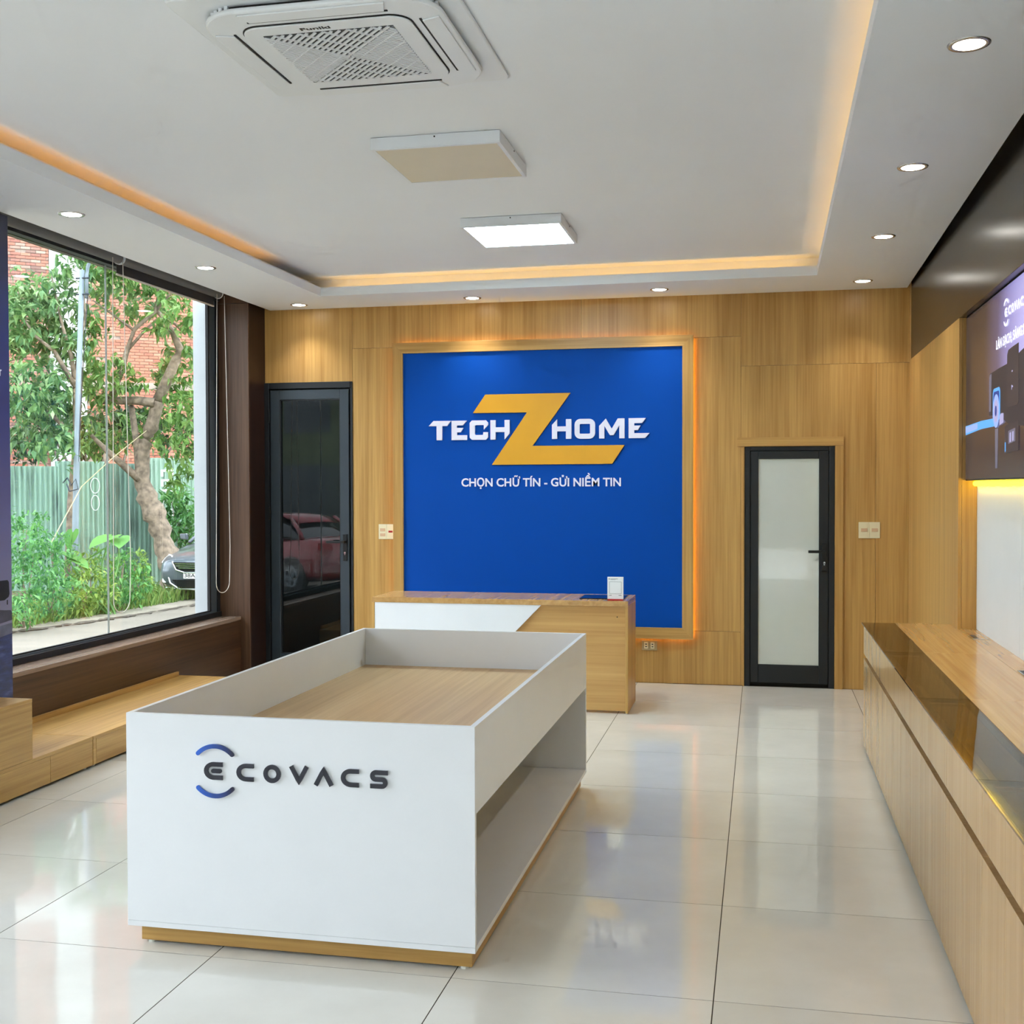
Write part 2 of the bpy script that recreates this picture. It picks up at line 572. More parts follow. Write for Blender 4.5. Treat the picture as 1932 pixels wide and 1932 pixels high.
# ---- back wall: veneered panels with butt joints
wall_back = obj('wall_back', MB().box(-4.30, 1.30, YB + 0.05, YB + 0.14, 0, 3.115).box(-3.245, -0.13, YB + 0.013, YB + 0.05, 0, 3.115).box(0.55, 1.165, YB + 0.013, YB + 0.05, 0, 3.115).box(-4.30, -3.245, YB + 0.013, YB + 0.05, 2.38, 3.115).box(-0.13, 0.55, YB + 0.013, YB + 0.05, 1.82, 3.115), 'groove', kind='structure')
tag(wall_back, 'back wall clad in honey oak veneer panels')
panels = [(-4.005, -3.245, 2.375, 3.0), (-3.245, -2.59, 0.0, 2.64), (-3.245, -2.59, 2.64, 3.0), (-2.59, -1.37, 0.0, 2.64), (-2.59, -1.37, 2.64, 3.0),
          (-1.37, -0.15, 0.41, 2.65), (-1.37, -0.15, 0.0, 0.41), (-1.37, -0.15, 2.65, 3.0), (-0.15, 1.07, 2.425, 3.0), 
          (0.83, 1.07, 0.0, 2.425), (-0.15, -0.122, 0.0, 1.815)]
for (x0, x1, z0, z1) in panels:
    g = 0.0008
    obj('wall_panel', B(x0 + g, x1 - g, YB, YB + 0.0125, z0 + g, z1 - g), 'oak_v', wall_back, bevel=0.0006, segs=1)
obj('wall_panel', fslab([(-0.1492, 1.8158), (-0.1492, 2.4242), (0.8292, 2.4242), (0.8292, 0.0008), (0.5378, 0.0008), (0.5378, 1.8158)], YB, YB + 0.0125), 'oak_v', wall_back)
obj('baseboard_back', B(-0.66, -0.125, YB - 0.002, YB, 0.0, 0.004), 'groove', wall_back)

# ---- left wall: walnut pillar, parapet below the window, header
wall_left = obj('wall_left', MB().box(-4.30, -4.10, YF, 8.70, 0.0, 0.455).box(-4.30, -4.02, 8.715, 9.07, 0.0, 3.115).box(-4.34, -4.30, YF, 9.1, 3.0, 3.115), 'walnut_y', kind='structure')
tag(wall_left, 'left wall with dark walnut pillar and parapet below the window')
obj('parapet_panel', B(-4.10, -4.085, YF, 8.70, 0.0, 0.455), 'walnut_y', wall_left, bevel=0.001)
obj('sill_board', B(-4.30, -4.082, YF, 8.70, 0.455, 0.481), 'sill', wall_left, bevel=0.002)
obj('pillar_panel', B(-4.30, -4.005, 8.70, 8.716, 0.0, 2.985), 'walnut_v', wall_left, bevel=0.001)
obj('pillar_panel', B(-4.30, -4.005, 8.70, 8.716, 2.988, 3.115), 'walnut_v', wall_left, bevel=0.001)
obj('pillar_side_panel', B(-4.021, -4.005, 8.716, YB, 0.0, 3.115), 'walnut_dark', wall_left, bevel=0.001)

# ---- the big window in the left wall
win = bpy.data.objects.new('window_1', None); C.objects.link(win); win.location = (-4.28, 5.0, 0.48)
tag(win, 'large frameless-joint shop window with dark aluminium frame', kind='structure')
XG = -4.285
obj('bottom_rail', MB().box(-4.30, -4.25, YF + 0.1, 8.70, 0.481, 0.520), 'alu_black', win, bevel=0.002)
obj('bottom_bead', MB().box(-4.288, -4.262, YF + 0.1, 8.63, 0.520, 0.532), 'alu_mid', win, bevel=0.001)
obj('bottom_gasket', MB().box(-4.284, -4.270, YF + 0.1, 8.55, 0.532, 0.541), 'rubber', win)
obj('stile', MB().box(-4.30, -4.262, 8.655, 8.70, 0.481, 3.05), 'alu_black', win, bevel=0.002)
obj('stile_face', MB().box(-4.297, -4.270, 8.56, 8.655, 0.52, 3.05), 'alu_mid', win, bevel=0.002)
obj('stile_gasket', MB().box(-4.294, -4.272, 8.538, 8.56, 0.53, 3.05), 'rubber', win)
obj('top_rail', MB().box(-4.30, -4.25, YF + 0.1, 8.70, 3.006, 3.08), 'alu_black', win, bevel=0.002)
for y0, y1 in ((7.094, 8.54), (4.60, 7.086), (1.75, 4.592), (-1.5, 1.742)):
    obj('pane', B(-4.289, -4.281, y0, y1, 0.53, 3.0), 'glass', win)
for y in (7.09, 4.596, 1.746):
    obj('glass_joint', B(-4.290, -4.280, y - 0.004, y + 0.004, 0.53, 3.0), 'silicone', win)

# ---- right wall: oak side panels, bronze band, white niche
wall_right = obj('wall_right', B(1.175, 1.32, YF, YB + 0.05, 0.0, 3.115), 'white_panel', kind='structure')
tag(wall_right, 'right wall with oak column, bronze band and white niche')
obj('column_core', B(1.083, 1.174, 6.838, 9.07, 0.0, 2.44), 'groove', wall_right)
obj('column_side_panel', B(XR, 1.083, 6.82, YB - 0.001, 0.0, 2.44), 'oak_v', wall_right, bevel=0.0008)
obj('column_return_panel', B(1.084, 1.174, 6.822, 6.838, 0.0, 2.44), 'oak_v', wall_right, bevel=0.0008)
obj('corner_strip', B(XR, 1.083, 8.94, YB - 0.001, 2.441, 3.08), 'oak_v', wall_right, bevel=0.0008)
obj('bronze_band', B(XR, 1.174, YF, 8.938, 2.441, 3.08), 'bronze', wall_right, bevel=0.001)
for y0, y1 in ((5.72, 6.821), (4.50, 5.718), (3.28, 4.498), (2.06, 3.278), (0.84, 2.058), (-1.58, 0.838)):
    obj('niche_panel', B(1.163, 1.175, y0, y1, 0.0, 2.44), 'white_panel', wall_right, bevel=0.0008)

# ---- ceiling: raised field, dropped soffits with a lip and a cove behind it
ceiling = obj('ceiling', B(-4.34, 1.32, YF, 9.16, ZC, ZC + 0.06), 'ceiling', kind='structure')
tag(ceiling, 'white plasterboard ceiling with dropped border')
def xl(y): return -3.925 - 0.009 * (y - 5.48)                 # window side edge of the left soffit
def xrr(y): return 1.000 + 0.0113 * (y - 4.904)               # wall side edge of the right soffit
LIPL, LIPB = -3.284, 8.395
def lipr(y): return 0.341 + 0.0072 * (y - 3.683)
YN = 1.0
T = 0.012
lb_r = lipr(8.36)
# soffit boards
obj('soffit', hslab([(xl(YF), YF), (LIPL, YF), (LIPL, 8.43), (xl(8.43), 8.43)], ZS, ZS + T), 'ceiling', ceiling)
obj('soffit', hslab([(xl(8.43), 8.4305), (LIPL, 8.4305), (lb_r, 8.351), (xrr(8.351), 8.351), (xrr(YB), YB), (xl(YB), YB)], ZS, ZS + T), 'ceiling', ceiling)
obj('soffit', hslab([(lipr(YF), YF), (xrr(YF), YF), (xrr(8.35), 8.3505), (lb_r, 8.3505)], ZS, ZS + T), 'ceiling', ceiling)
obj('soffit', hslab([(LIPL + 0.001, YF), (lipr(YF) - 0.001, YF), (lipr(YN) - 0.001, YN), (LIPL + 0.001, YN)], ZS, ZS + T), 'ceiling', ceiling)
# lips
ZL = 3.038
obj('cove_lip', hslab([(LIPL - T, YN), (LIPL, YN), (LIPL, 8.4305), (LIPL - T, 8.4405)], ZS + T, ZL), 'ceiling', ceiling)
obj('cove_lip', hslab([(LIPL, 8.4305), (lb_r, 8.351), (lb_r + T, 8.361), (LIPL - T, 8.4405)], ZS + T, ZL), 'ceiling', ceiling)
obj('cove_lip', hslab([(lipr(YN), YN), (lb_r, 8.3505), (lb_r + T, 8.3605), (lipr(YN) + T, YN)], ZS + T, ZL), 'ceiling', ceiling)
obj('cove_lip', hslab([(LIPL, YN - T), (lipr(YN), YN - T), (lipr(YN), YN), (LIPL, YN)], ZS + T, ZL), 'ceiling', ceiling)
# cove risers up to the raised field
W = 0.15
obj('cove_riser', hslab([(LIPL - W - T, YN), (LIPL - W, YN), (LIPL - W, 8.57), (LIPL - W - T, 8.57)], ZS + T, ZC), 'ceiling', ceiling)
obj('cove_riser', hslab([(LIPL - W, 8.4305 + 0.13), (lb_r + W, 8.351 + 0.13), (lb_r + W, 8.363 + 0.13), (LIPL - W, 8.4425 + 0.13)], ZS + T, ZC), 'ceiling', ceiling)
obj('cove_riser', hslab([(lipr(YN) + W, YN), (lb_r + W, 8.48), (lb_r + W + T, 8.48), (lipr(YN) + W + T, YN)], ZS + T, ZC), 'ceiling', ceiling)
# hidden warm tapes lying in the coves
def led(name, label, mb, m='led_warm'):
    return tag(obj(name, mb, m), label, 'led strip', 'warm tapes in the ceiling coves')
led('led_strip', 'warm LED tape in the cove along the window side of the ceiling', B(LIPL - 0.035, LIPL - 0.025, 1.1, 7.62, ZS + T, ZS + T + 0.008), 'led_dim')
led('led_strip', 'warm LED tape in the cove above the blue sign', hslab([(-3.22, 8.4305 + 0.032), (lb_r - 0.05, 8.351 + 0.032), (lb_r - 0.05, 8.351 + 0.042), (-3.22, 8.4305 + 0.042)], ZS + T, ZS + T + 0.008))
led('led_strip', 'warm LED tape in the cove along the bronze wall side', hslab([(lipr(YN) + 0.085, YN + 0.1), (lb_r + 0.085, 8.30), (lb_r + 0.095, 8.30), (lipr(YN) + 0.095, YN + 0.1)], ZS + T, ZS + T + 0.008))

# ---- shop front behind the viewer: glazed
wall_front = obj('wall_front', MB().box(-4.34, 1.32, YF - 0.12, YF, 2.6, 3.115).box(0.95, 1.32, YF - 0.12, YF, 0, 2.6).box(-4.34, -4.05, YF - 0.12, YF, 0, 2.6), 'walnut_v', kind='structure')
tag(wall_front, 'front wall around the shop entrance glazing')
win2 = bpy.data.objects.new('window_2', None); C.objects.link(win2); win2.location = (-1.5, YF - 0.06, 0)
tag(win2, 'glazed shop front', kind='structure')
for x in (-4.05, -2.4, -0.7, 0.91):
    obj('mullion', B(x, x + 0.04, YF - 0.09, YF - 0.04, 0.0, 2.6), 'alu_black', win2)
for x0, x1 in ((-4.01, -2.4), (-2.36, -0.7), (-0.66, 0.91)):
    obj('pane', B(x0, x1, YF - 0.07, YF - 0.06, 0.02, 2.6), 'glass', win2)

# ---- doors in the back wall
def lever(parent, xp, zt, zb, zl, xl_, y):
    """back plate, lever and keyhole on the face y"""
    h = obj('handle', MB().box(xp - 0.017, xp + 0.017, y - 0.012, y, zb, zt), 'black', parent, bevel=0.002)
    obj('lever', MB().box(xp - 0.010, xp + 0.010, y - 0.05, y - 0.012, zl - 0.010, zl + 0.010).box(xl_, xp + 0.010, y - 0.062, y - 0.046, zl - 0.010, zl + 0.010), 'black', h, bevel=0.002)
    zc = zb + (zl - zb) * 0.42
    obj('keyhole', MB().cyl((xp, y - 0.012, zc), 0.0085, 0.0085, 'y', -0.003, 16).box(xp - 0.0035, xp + 0.0035, y - 0.015, y - 0.012, zc - 0.018, zc), 'chrome', h)
    return h

d1 = bpy.data.objects.new('door_1', None); C.objects.link(d1); d1.location = (-3.62, YB, 0)
tag(d1, 'tall anthracite aluminium door with black glass beside the walnut pillar', kind='structure')
y = YB
obj('door_frame', MB().box(-4.005, -3.965, y - 0.02, y + 0.05, 0, 2.375).box(-3.262, -3.245, y - 0.01, y + 0.05, 0, 2.375).box(-3.965, -3.262, y - 0.02, y + 0.05, 2.325, 2.375), 'alu_black', d1, bevel=0.002)
obj('frame_shadow_gap', MB().box(-3.966, -3.262, y + 0.03, y + 0.049, 0.0, 2.326), 'rubber', d1)
obj('leaf_stile', B(-3.955, -3.875, y - 0.015, y + 0.03, 0.01, 2.315), 'alu_door', d1, bevel=0.004)
obj('leaf_stile', B(-3.35, -3.275, y - 0.015, y + 0.03, 0.01, 2.315), 'alu_door', d1, bevel=0.004)
obj('leaf_rail', B(-3.875, -3.35, y - 0.015, y + 0.03, 2.235, 2.315), 'alu_door', d1, bevel=0.004)
obj('leaf_rail', B(-3.875, -3.35, y - 0.015, y + 0.03, 0.01, 0.145), 'alu_door', d1, bevel=0.004)
for x0, x1, z0, z1 in ((-3.875, -3.868, 0.145, 2.235), (-3.357, -3.35, 0.145, 2.235), (-3.868, -3.357, 2.228, 2.235), (-3.868, -3.357, 0.145, 0.152)):
    obj('glazing_bead', B(x0, x1, y - 0.010, y + 0.01, z0, z1), 'alu_black', d1)
obj('pane', B(-3.868, -3.357, y + 0.012, y + 0.020, 0.152, 2.228), 'door_glass', d1)
lever(d1, -3.308, 1.134, 0.918, 1.073, -3.452, y - 0.015)
for z in (0.3, 1.25, 2.05):
    obj('hinge', MB().cyl((-3.962, y - 0.022, z), 0.008, 0.008, 'z', 0.10, 12), 'black', d1)

d2 = bpy.data.objects.new('door_2', None); C.objects.link(d2); d2.location = (0.2, YB, 0)
tag(d2, 'black framed door with white laminated glass beside the light switches', kind='structure')
obj('door_frame', MB().box(-0.122, -0.082, y - 0.004, y + 0.05, 0, 1.815).box(0.497, 0.536, y - 0.004, y + 0.05, 0, 1.815).box(-0.082, 0.497, y - 0.004, y + 0.05, 1.785, 1.815), 'alu_black', d2, bevel=0.002)
obj('frame_shadow_gap', MB().box(-0.083, 0.498, y + 0.035, y + 0.049, 0.0, 1.786), 'rubber', d2)
obj('leaf_stile', B(-0.078, -0.020, y + 0.002, y + 0.035, 0.03, 1.781), 'alu_black', d2, bevel=0.003)
obj('leaf_stile', B(0.424, 0.493, y + 0.002, y + 0.035, 0.03, 1.781), 'alu_black', d2, bevel=0.003)
obj('leaf_rail', B(-0.020, 0.424, y + 0.002, y + 0.035, 1.722, 1.781), 'alu_black', d2, bevel=0.003)
obj('leaf_rail', B(-0.020, 0.424, y + 0.002, y + 0.035, 0.03, 0.168), 'alu_black', d2, bevel=0.003)
obj('pane', B(-0.020, 0.424, y + 0.012, y + 0.020, 0.168, 1.722), 'frosted', d2)
lever(d2, 0.463, 1.092, 0.880, 1.028, 0.345, y + 0.002)
trim = obj('trim_1', B(-0.177, 0.598, y - 0.018, y, 1.818, 1.884), 'oak_x', kind='structure', bevel=0.001)
trim2 = obj('trim_2', B(0.538, 0.598, y - 0.018, y, 0.0, 1.817), 'oak_v', kind='structure', bevel=0.001)
trim3 = obj('trim_3', B(-0.133, -0.124, y - 0.018, y, 0.0, 1.817), 'oak_v', kind='structure', bevel=0.001)
tag(trim, 'oak header trim over the black framed door'); tag(trim2, 'oak side trim right of the black framed door'); tag(trim3, 'slim oak trim left of the black framed door')

# ================================================================== CEILING FITTINGS
def downlight():
    t = thing('downlight', 'x', 'light', (0, 0, 0))
    obj('trim_ring', MB().lathe((0, 0, 0), [(0.050, 0.010), (0.050, -0.002), (0.053, -0.004), (0.066, -0.004), (0.069, -0.001), (0.069, 0.0), (0.069, 0.004), (0.056, 0.010)], 40, closed=True), 'ring', t, smooth=True)
    obj('lens', MB().cyl((0, 0, 0.0), 0.050, 0.050, 'z', -0.0035, 32), 'down_lens', t)
    ld = bpy.data.lights.new('downlight_beam', 'SPOT')
    ld.energy = 17.0; ld.color = (1.0, 0.98, 0.95); ld.spot_size = math.radians(104); ld.spot_blend = 0.9; ld.shadow_soft_size = 0.045
    lo = bpy.data.objects.new('downlight_beam', ld)
    C.objects.link(lo); lo.parent = t; lo.location = (0, 0, -0.012)
    return t
DL = [((-3.590, 5.618), 'round recessed downlight nearest the viewer above the shop window'),
      ((-3.600, 7.171), 'round recessed downlight above the shop window, second from the viewer'),
      ((-3.607, 8.786), 'round recessed downlight in the corner above the dark glass door'),
      ((-2.178, 8.764), 'round recessed downlight above the left part of the blue sign'),
      ((-0.738, 8.696), 'round recessed downlight above the right edge of the blue sign'),
      ((0.703, 8.659), 'round recessed downlight in the far right corner by the bronze band'),
      ((0.695, 7.147), 'round recessed downlight on the right, second from the far corner'),
      ((0.674, 5.627), 'round recessed downlight on the right, third from the far corner'),
      ((0.667, 4.110), 'largest round recessed downlight at the upper right of the photo')]
d0 = downlight()
for k, ((x, yy), lab) in enumerate(DL):
    t = d0 if k == 0 else copy_tree(d0)
    t.location = (x, yy, ZS)
    tag(t, lab, 'light', 'recessed downlights in the ceiling border')

def panel_light(loc, lens, label):
    t = thing('panel_light', label, 'light', loc, 'square ceiling panel lights')
    h, zb = 0.304, 3.058
    x, yy = loc[0], loc[1]
    obj('housing', B(x - h, x + h, yy - h, yy + h, zb + 0.004, ZC - 0.0015), 'lamp_body', t, bevel=0.002)
    for a in ((x - h, x - h + 0.018, yy - h, yy + h), (x + h - 0.018, x + h, yy - h, yy + h)):
        obj('rim', B(a[0], a[1], a[2], a[3], zb, zb + 0.004), 'lamp_body', t)
    for a in ((x - h + 0.018, x + h - 0.018, yy - h, yy - h + 0.018), (x - h + 0.018, x + h - 0.018, yy + h - 0.018, yy + h)):
        obj('rim', B(a[0], a[1], a[2], a[3], zb, zb + 0.004), 'lamp_body', t)
    obj('diffuser', B(x - h + 0.018, x + h - 0.018, yy - h + 0.018, yy + h - 0.018, zb + 0.0015, zb + 0.004), lens, t)
    obj('screw', MB().cyl((x + 0.0, yy - h, ZC - 0.013), 0.004, 0.004, 'y', -0.002, 10), 'black', t)
    obj('screw', MB().cyl((x + h, yy, ZC - 0.013), 0.004, 0.004, 'x', 0.002, 10), 'black', t)
    return t
panel_light((-1.449, 5.432, ZC), 'lens_off', 'square ceiling panel light that is switched off, cream diffuser')
pl = panel_light((-1.449, 7.066, ZC), 'lens_on', 'square ceiling panel light that is switched on, bright white')

# ---- ceiling cassette air conditioner
ac = thing('air_conditioner', 'white four-way ceiling cassette air conditioner with a cross-slatted grille', 'air conditioner', (-1.438, 3.998, ZC))
ax, ay = -1.438, 3.998
def rr(h, r, n=8): return round_rect(h, h, r, n, ax, ay)
obj('face_plate', hslab(rr(0.48, 0.035), 3.0990, ZC - 0.001), 'ac_white', ac, bevel=0.006, smooth=False)
obj('air_slot', hslab(rr(0.395, 0.15), 3.0870, 3.0990), 'ac_slot', ac)
obj('body', hslab(rr(0.415, 0.16, 14), 3.0690, 3.0870), 'ac_white', ac, bevel=0.007)
for k in range(4):                                     # corner stiffening ribs in the air slot
    for q in range(7):
        a = math.radians(45 + 90 * k + (q - 3) * 9)
        cx, cy = ax + math.copysign(0.235, math.cos(math.radians(45 + 90 * k))), ay + math.copysign(0.235, math.sin(math.radians(45 + 90 * k)))
        px, py = cx + 0.172 * math.cos(a), cy + 0.172 * math.sin(a)
        obj('vane_rib', B(px - 0.006, px + 0.006, py - 0.006, py + 0.006, 3.0870, 3.0990), 'ac_white', ac)
for sx, sy in ((0, -1), (0, 1), (-1, 0), (1, 0)):
    L_, D0, D1 = 0.255, 0.335, 0.398
    if sx == 0:
        poly = [(ax - L_, ay + sy * D1), (ax + L_, ay + sy * D1), (ax + L_ - 0.02, ay + sy * D0), (ax - L_ + 0.02, ay + sy * D0)]
        sl = B(ax - L_ + 0.01, ax + L_ - 0.01, ay + sy * (D0 - 0.008), ay + sy * D0, 3.0660, 3.0695)
    else:
        poly = [(ax + sx * D1, ay - L_), (ax + sx * D1, ay + L_), (ax + sx * D0, ay + L_ - 0.02), (ax + sx * D0, ay - L_ + 0.02)]
        sl = B(ax + sx * (D0 - 0.008), ax + sx * D0, ay - L_ + 0.01, ay + L_ - 0.01, 3.0660, 3.0695)
    fl = obj('flap', hslab(poly, 3.0630, 3.0690), 'ac_white', ac, bevel=0.002)
    obj('flap_slot', sl, 'ac_slot', fl)
obj('panel_gap', hslab(rr(0.302, 0.075), 3.0660, 3.0690), 'ac_slot', ac)
gp = obj('grille_panel', hslab(rr(0.298, 0.072), 3.0600, 3.0665), 'ac_white', ac, bevel=0.003)
H = 0.232
def tri_mb(tri, z0, z1): return hslab([(ax + p[0], ay + p[1]) for p in tri], z0, z1)
TOP, BOT, LEF, RIG = [(0, 0), (-H, -H), (H, -H)], [(0, 0), (H, H), (-H, H)], [(0, 0), (-H, H), (-H, -H)], [(0, 0), (H, -H), (H, H)]
grille = obj('grille', MB().add(*(lambda m: (m.v, m.f))(tri_mb(TOP, 3.0585, 3.0602))).add(*(lambda m: (m.v, m.f))(tri_mb(BOT, 3.0585, 3.0602))), 'ac_dark', ac)
obj('grille_side_filter', MB().add(*(lambda m: (m.v, m.f))(tri_mb(LEF, 3.0585, 3.0602))).add(*(lambda m: (m.v, m.f))(tri_mb(RIG, 3.0585, 3.0602))), 'ac_fine', ac)
def clip(tri, n, d, off):
    """segment of the line {off*n + t*d} inside a triangle"""
    t0, t1 = -9.0, 9.0
    c = (sum(p[0] for p in tri) / 3, sum(p[1] for p in tri) / 3)
    for i in range(3):
        a, b = tri[i], tri[(i + 1) % 3]
        e = (-(b[1] - a[1]), b[0] - a[0])
        s = e[0] * (c[0] - a[0]) + e[1] * (c[1] - a[1])
        if s < 0: e = (-e[0], -e[1])
        num = e[0] * (off * n[0] - a[0]) + e[1] * (off * n[1] - a[1])
        den = e[0] * d[0] + e[1] * d[1]
        if abs(den) < 1e-9:
            if num < 0: return None
            continue
        t = -num / den
        if den > 0: t0 = max(t0, t)
        else: t1 = min(t1, t)
    return (t0, t1) if t1 - t0 > 0.012 else None
q2 = 1 / math.sqrt(2)
def bars(tri, n, d, sp, w, z0, z1, name, mat):
    k = -int(0.36 / sp)
    while k * sp <= 0.36:
        off = (k + 0.5) * sp
        c = clip(tri, n, d, off)
        if c:
            t0, t1 = c
            mb = MB()
            pts = [(off + s1 * w / 2, t) for s1, t in ((-1, t0), (1, t0), (1, t1), (-1, t1))]
            obj(name, hslab([(ax + o_ * n[0] + t * d[0], ay + o_ * n[1] + t * d[1]) for o_, t in pts], z0, z1), mat, grille, fixn=True)
        k += 1
for tri in (TOP, BOT):
    bars(tri, (q2, q2), (q2, -q2), 0.0205, 0.0095, 3.0545, 3.0585, 'slat', 'ac_slat')
    bars(tri, (q2, -q2), (q2, q2), 0.062, 0.0045, 3.0535, 3.0585, 'rib', 'ac_slat')
for tri in (LEF, RIG):
    bars(tri, (q2, -q2), (q2, q2), 0.0135, 0.0072, 3.0545, 3.0585, 'slat', 'ac_slat')
    bars(tri, (q2, q2), (q2, -q2), 0.062, 0.0045, 3.0535, 3.0585, 'rib', 'ac_slat')
obj('maker_lettering', text_mb('Funiki', lambda u, v, t: (ax - 0.085 + u, ay - 0.252 - v, 3.0590 + t), 0.03, offset=0.02, depth=0.001, fit=0.105, height=0.020), 'black', ac)

# ================================================================== DISPLAY TABLE (white, foreground)
tx0, tx1, ty0, ty1 = -2.045, -0.862, 3.482, 5.832
tb = thing('display_table', 'white rectangular display table with a sunken wood top and raised lettering', 'table', ((tx0 + tx1) / 2, (ty0 + ty1) / 2, 0))
th = 0.018
ZT = 0.776
obj('plinth_board', B(tx0 + 0.025, tx1 - 0.022, ty0 + 0.045, ty0 + 0.063, 0.009, 0.070), 'oak_x', tb, bevel=0.0008)
obj('plinth_board', B(tx0 + 0.025, tx1 - 0.022, ty1 - 0.063, ty1 - 0.045, 0.009, 0.070), 'oak_x', tb, bevel=0.0008)
obj('plinth_board', B(tx1 - 0.040, tx1 - 0.022, ty0 + 0.063, ty1 - 0.063, 0.009, 0.070), 'oak_y', tb, bevel=0.0008)
obj('plinth_board', B(tx0 + 0.025, tx0 + 0.043, ty0 + 0.063, ty1 - 0.063, 0.009, 0.070), 'oak_y', tb, bevel=0.0008)
for fx in (tx0 + 0.055, tx1 - 0.05):
    for fy in (ty0 + 0.06, (ty0 + ty1) / 2, ty1 - 0.06):
        obj('foot', MB().cyl((fx, fy, 0.0), 0.013, 0.013, 'z', 0.0088, 16), 'white_foot', tb)
obj('bottom_board', B(tx0, tx1, ty0, ty1, 0.0702, 0.088), 'white', tb, bevel=0.0008)
obj('front_panel', B(tx0, tx1, ty0 + 0.0005, ty0 + th, 0.0886, ZT), 'white', tb, bevel=0.0008)
obj('end_panel', B(tx0, tx1, ty1 - th, ty1, 0.0886, ZT), 'white', tb, bevel=0.0008)
obj('side_panel', B(tx0, tx0 + th, ty0 + th + 0.0004, ty1 - th - 0.0004, 0.50, ZT), 'white', tb, bevel=0.0008)
obj('side_panel', B(tx1 - th, tx1, ty0 + th + 0.0004, ty1 - th - 0.0004, 0.502, ZT), 'white', tb, bevel=0.0008)
obj('centre_divider', B((tx0 + tx1) / 2 - 0.009, (tx0 + tx1) / 2 + 0.009, ty0 + th, ty1 - th, 0.0886, 0.567), 'white', tb)
obj('deck', B(tx0 + th + 0.0004, tx1 - th - 0.0004, ty0 + th + 0.0004, ty1 - th - 0.0004, 0.568, 0.586), 'deck', tb)

def gradient_x(name, c0, c1, x0, x1):
    m, nt, b = new_mat(name)
    tc = nt.nodes.new('ShaderNodeTexCoord')
    sx = nt.nodes.new('ShaderNodeSeparateXYZ'); nt.links.new(tc.outputs['Object'], sx.inputs[0])
    mr = nt.nodes.new('ShaderNodeMapRange'); mr.inputs['From Min'].default_value = x0; mr.inputs['From Max'].default_value = x1
    nt.links.new(sx.outputs['X'], mr.inputs['Value'])
    r = ramp(nt, mr.outputs[0], [(0.0, lin(c0)), (1.0, lin(c1))])
    nt.links.new(r.outputs['Color'], b.inputs['Base Color'])
    b.inputs['Roughness'].default_value = 0.35
    return m
tcx = (tx0 + tx1) / 2
M['arc_blue'] = gradient_x('blue_to_navy_acrylic', (44, 98, 200), (34, 36, 66), -1.785 - tcx, -1.665 - tcx)

def logo(to3, depth, parent, mat, arc_mat, sc=1.0, o=(0.0, 0.0), prefix='logo', backing=None):
    """ring-arc emblem and seven rounded capitals; coordinates as on the table front"""
    def S(p): return [(o[0] + (a - o[0]) * sc, o[1] + (b - o[1]) * sc) for a, b in p]
    w = 0.0142 * sc
    def put(path, closed=False, rcap=False, m=mat, nm='letter'):
        ob = obj(prefix + '_' + nm, stroke_mb(S(path), w, closed, to3, depth, rcap), m, parent)
        if backing:
            obj('letter_backing', stroke_mb(S(path), w * 1.02, closed, lambda u, v, t: to3(u, v, t + depth + 0.0002), depth * 0.9, rcap), backing, ob)
        return ob
    def arc3(p0, p1, p2):
        (xa, ya), (xb, yb), (xc, yc) = p0, p1, p2
        d = 2 * (xa * (yb - yc) + xb * (yc - ya) + xc * (ya - yb))
        ux = ((xa**2 + ya**2) * (yb - yc) + (xb**2 + yb**2) * (yc - ya) + (xc**2 + yc**2) * (ya - yb)) / d
        uy = ((xa**2 + ya**2) * (xc - xb) + (xb**2 + yb**2) * (xa - xc) + (xc**2 + yc**2) * (xb - xa)) / d
        r = math.hypot(xa - ux, ya - uy)
        a0 = math.degrees(math.atan2(ya - uy, xa - ux)); a1 = math.degrees(math.atan2(yc - uy, xc - ux))
        return arc_pts(ux, uy, r, r, a0, a1, 16)
    put(arc3((-1.785, 0.655), (-1.7255, 0.680), (-1.666, 0.655)), rcap=True, m=arc_mat, nm='arc')
    put(arc3((-1.785, 0.543), (-1.7255, 0.518), (-1.666, 0.543)), rcap=True, m=arc_mat, nm='arc')
    h = 0.0215                                     # half height of the stroke centre line
    zc = 0.5997
    def cee(xa, xb, z=zc): return [(xb, z + h), (xa + 0.0071 + h + 0.004, z + h)] + arc_pts(xa + 0.0071 + h + 0.004, z, h + 0.004, h, 90, 270, 12)[1:] + [(xb, z - h)]
    put(cee(-1.764, -1.699))
    put([(-1.732, zc), (-1.709, zc)], rcap=True)
    put(cee(-1.651, -1.592))
    put(arc_pts(-1.5285, zc, 0.0225, 0.0222, 0, 360, 24)[:-1], closed=True)
    put([(-1.4635, zc + 0.0285), (-1.4415, zc - 0.012)] + [(-1.4370, zc - 0.0185), (-1.4325, zc - 0.012)] + [(-1.4105, zc + 0.0285)])
    put([(-1.3805, zc - 0.0285), (-1.3585, zc + 0.012), (-1.3540, zc + 0.0185), (-1.3495, zc + 0.012), (-1.3275, zc - 0.0285)])
    put(cee(-1.296, -1.236))
    q = h / 2
    put([(-1.141, zc + h), (-1.181, zc + h)] + arc_pts(-1.181, zc + q, 0.011, q, 90, 270, 8)[1:] + [(-1.160, zc)] + arc_pts(-1.160, zc - q, 0.011, q, 90, -90, 8)[1:] + [(-1.199, zc - h)])
logo(lambda u, v, t: (u, ty0 - 0.0085 + t, v), 0.0045, tb, 'black_letter', 'arc_blue', backing='letter_side')

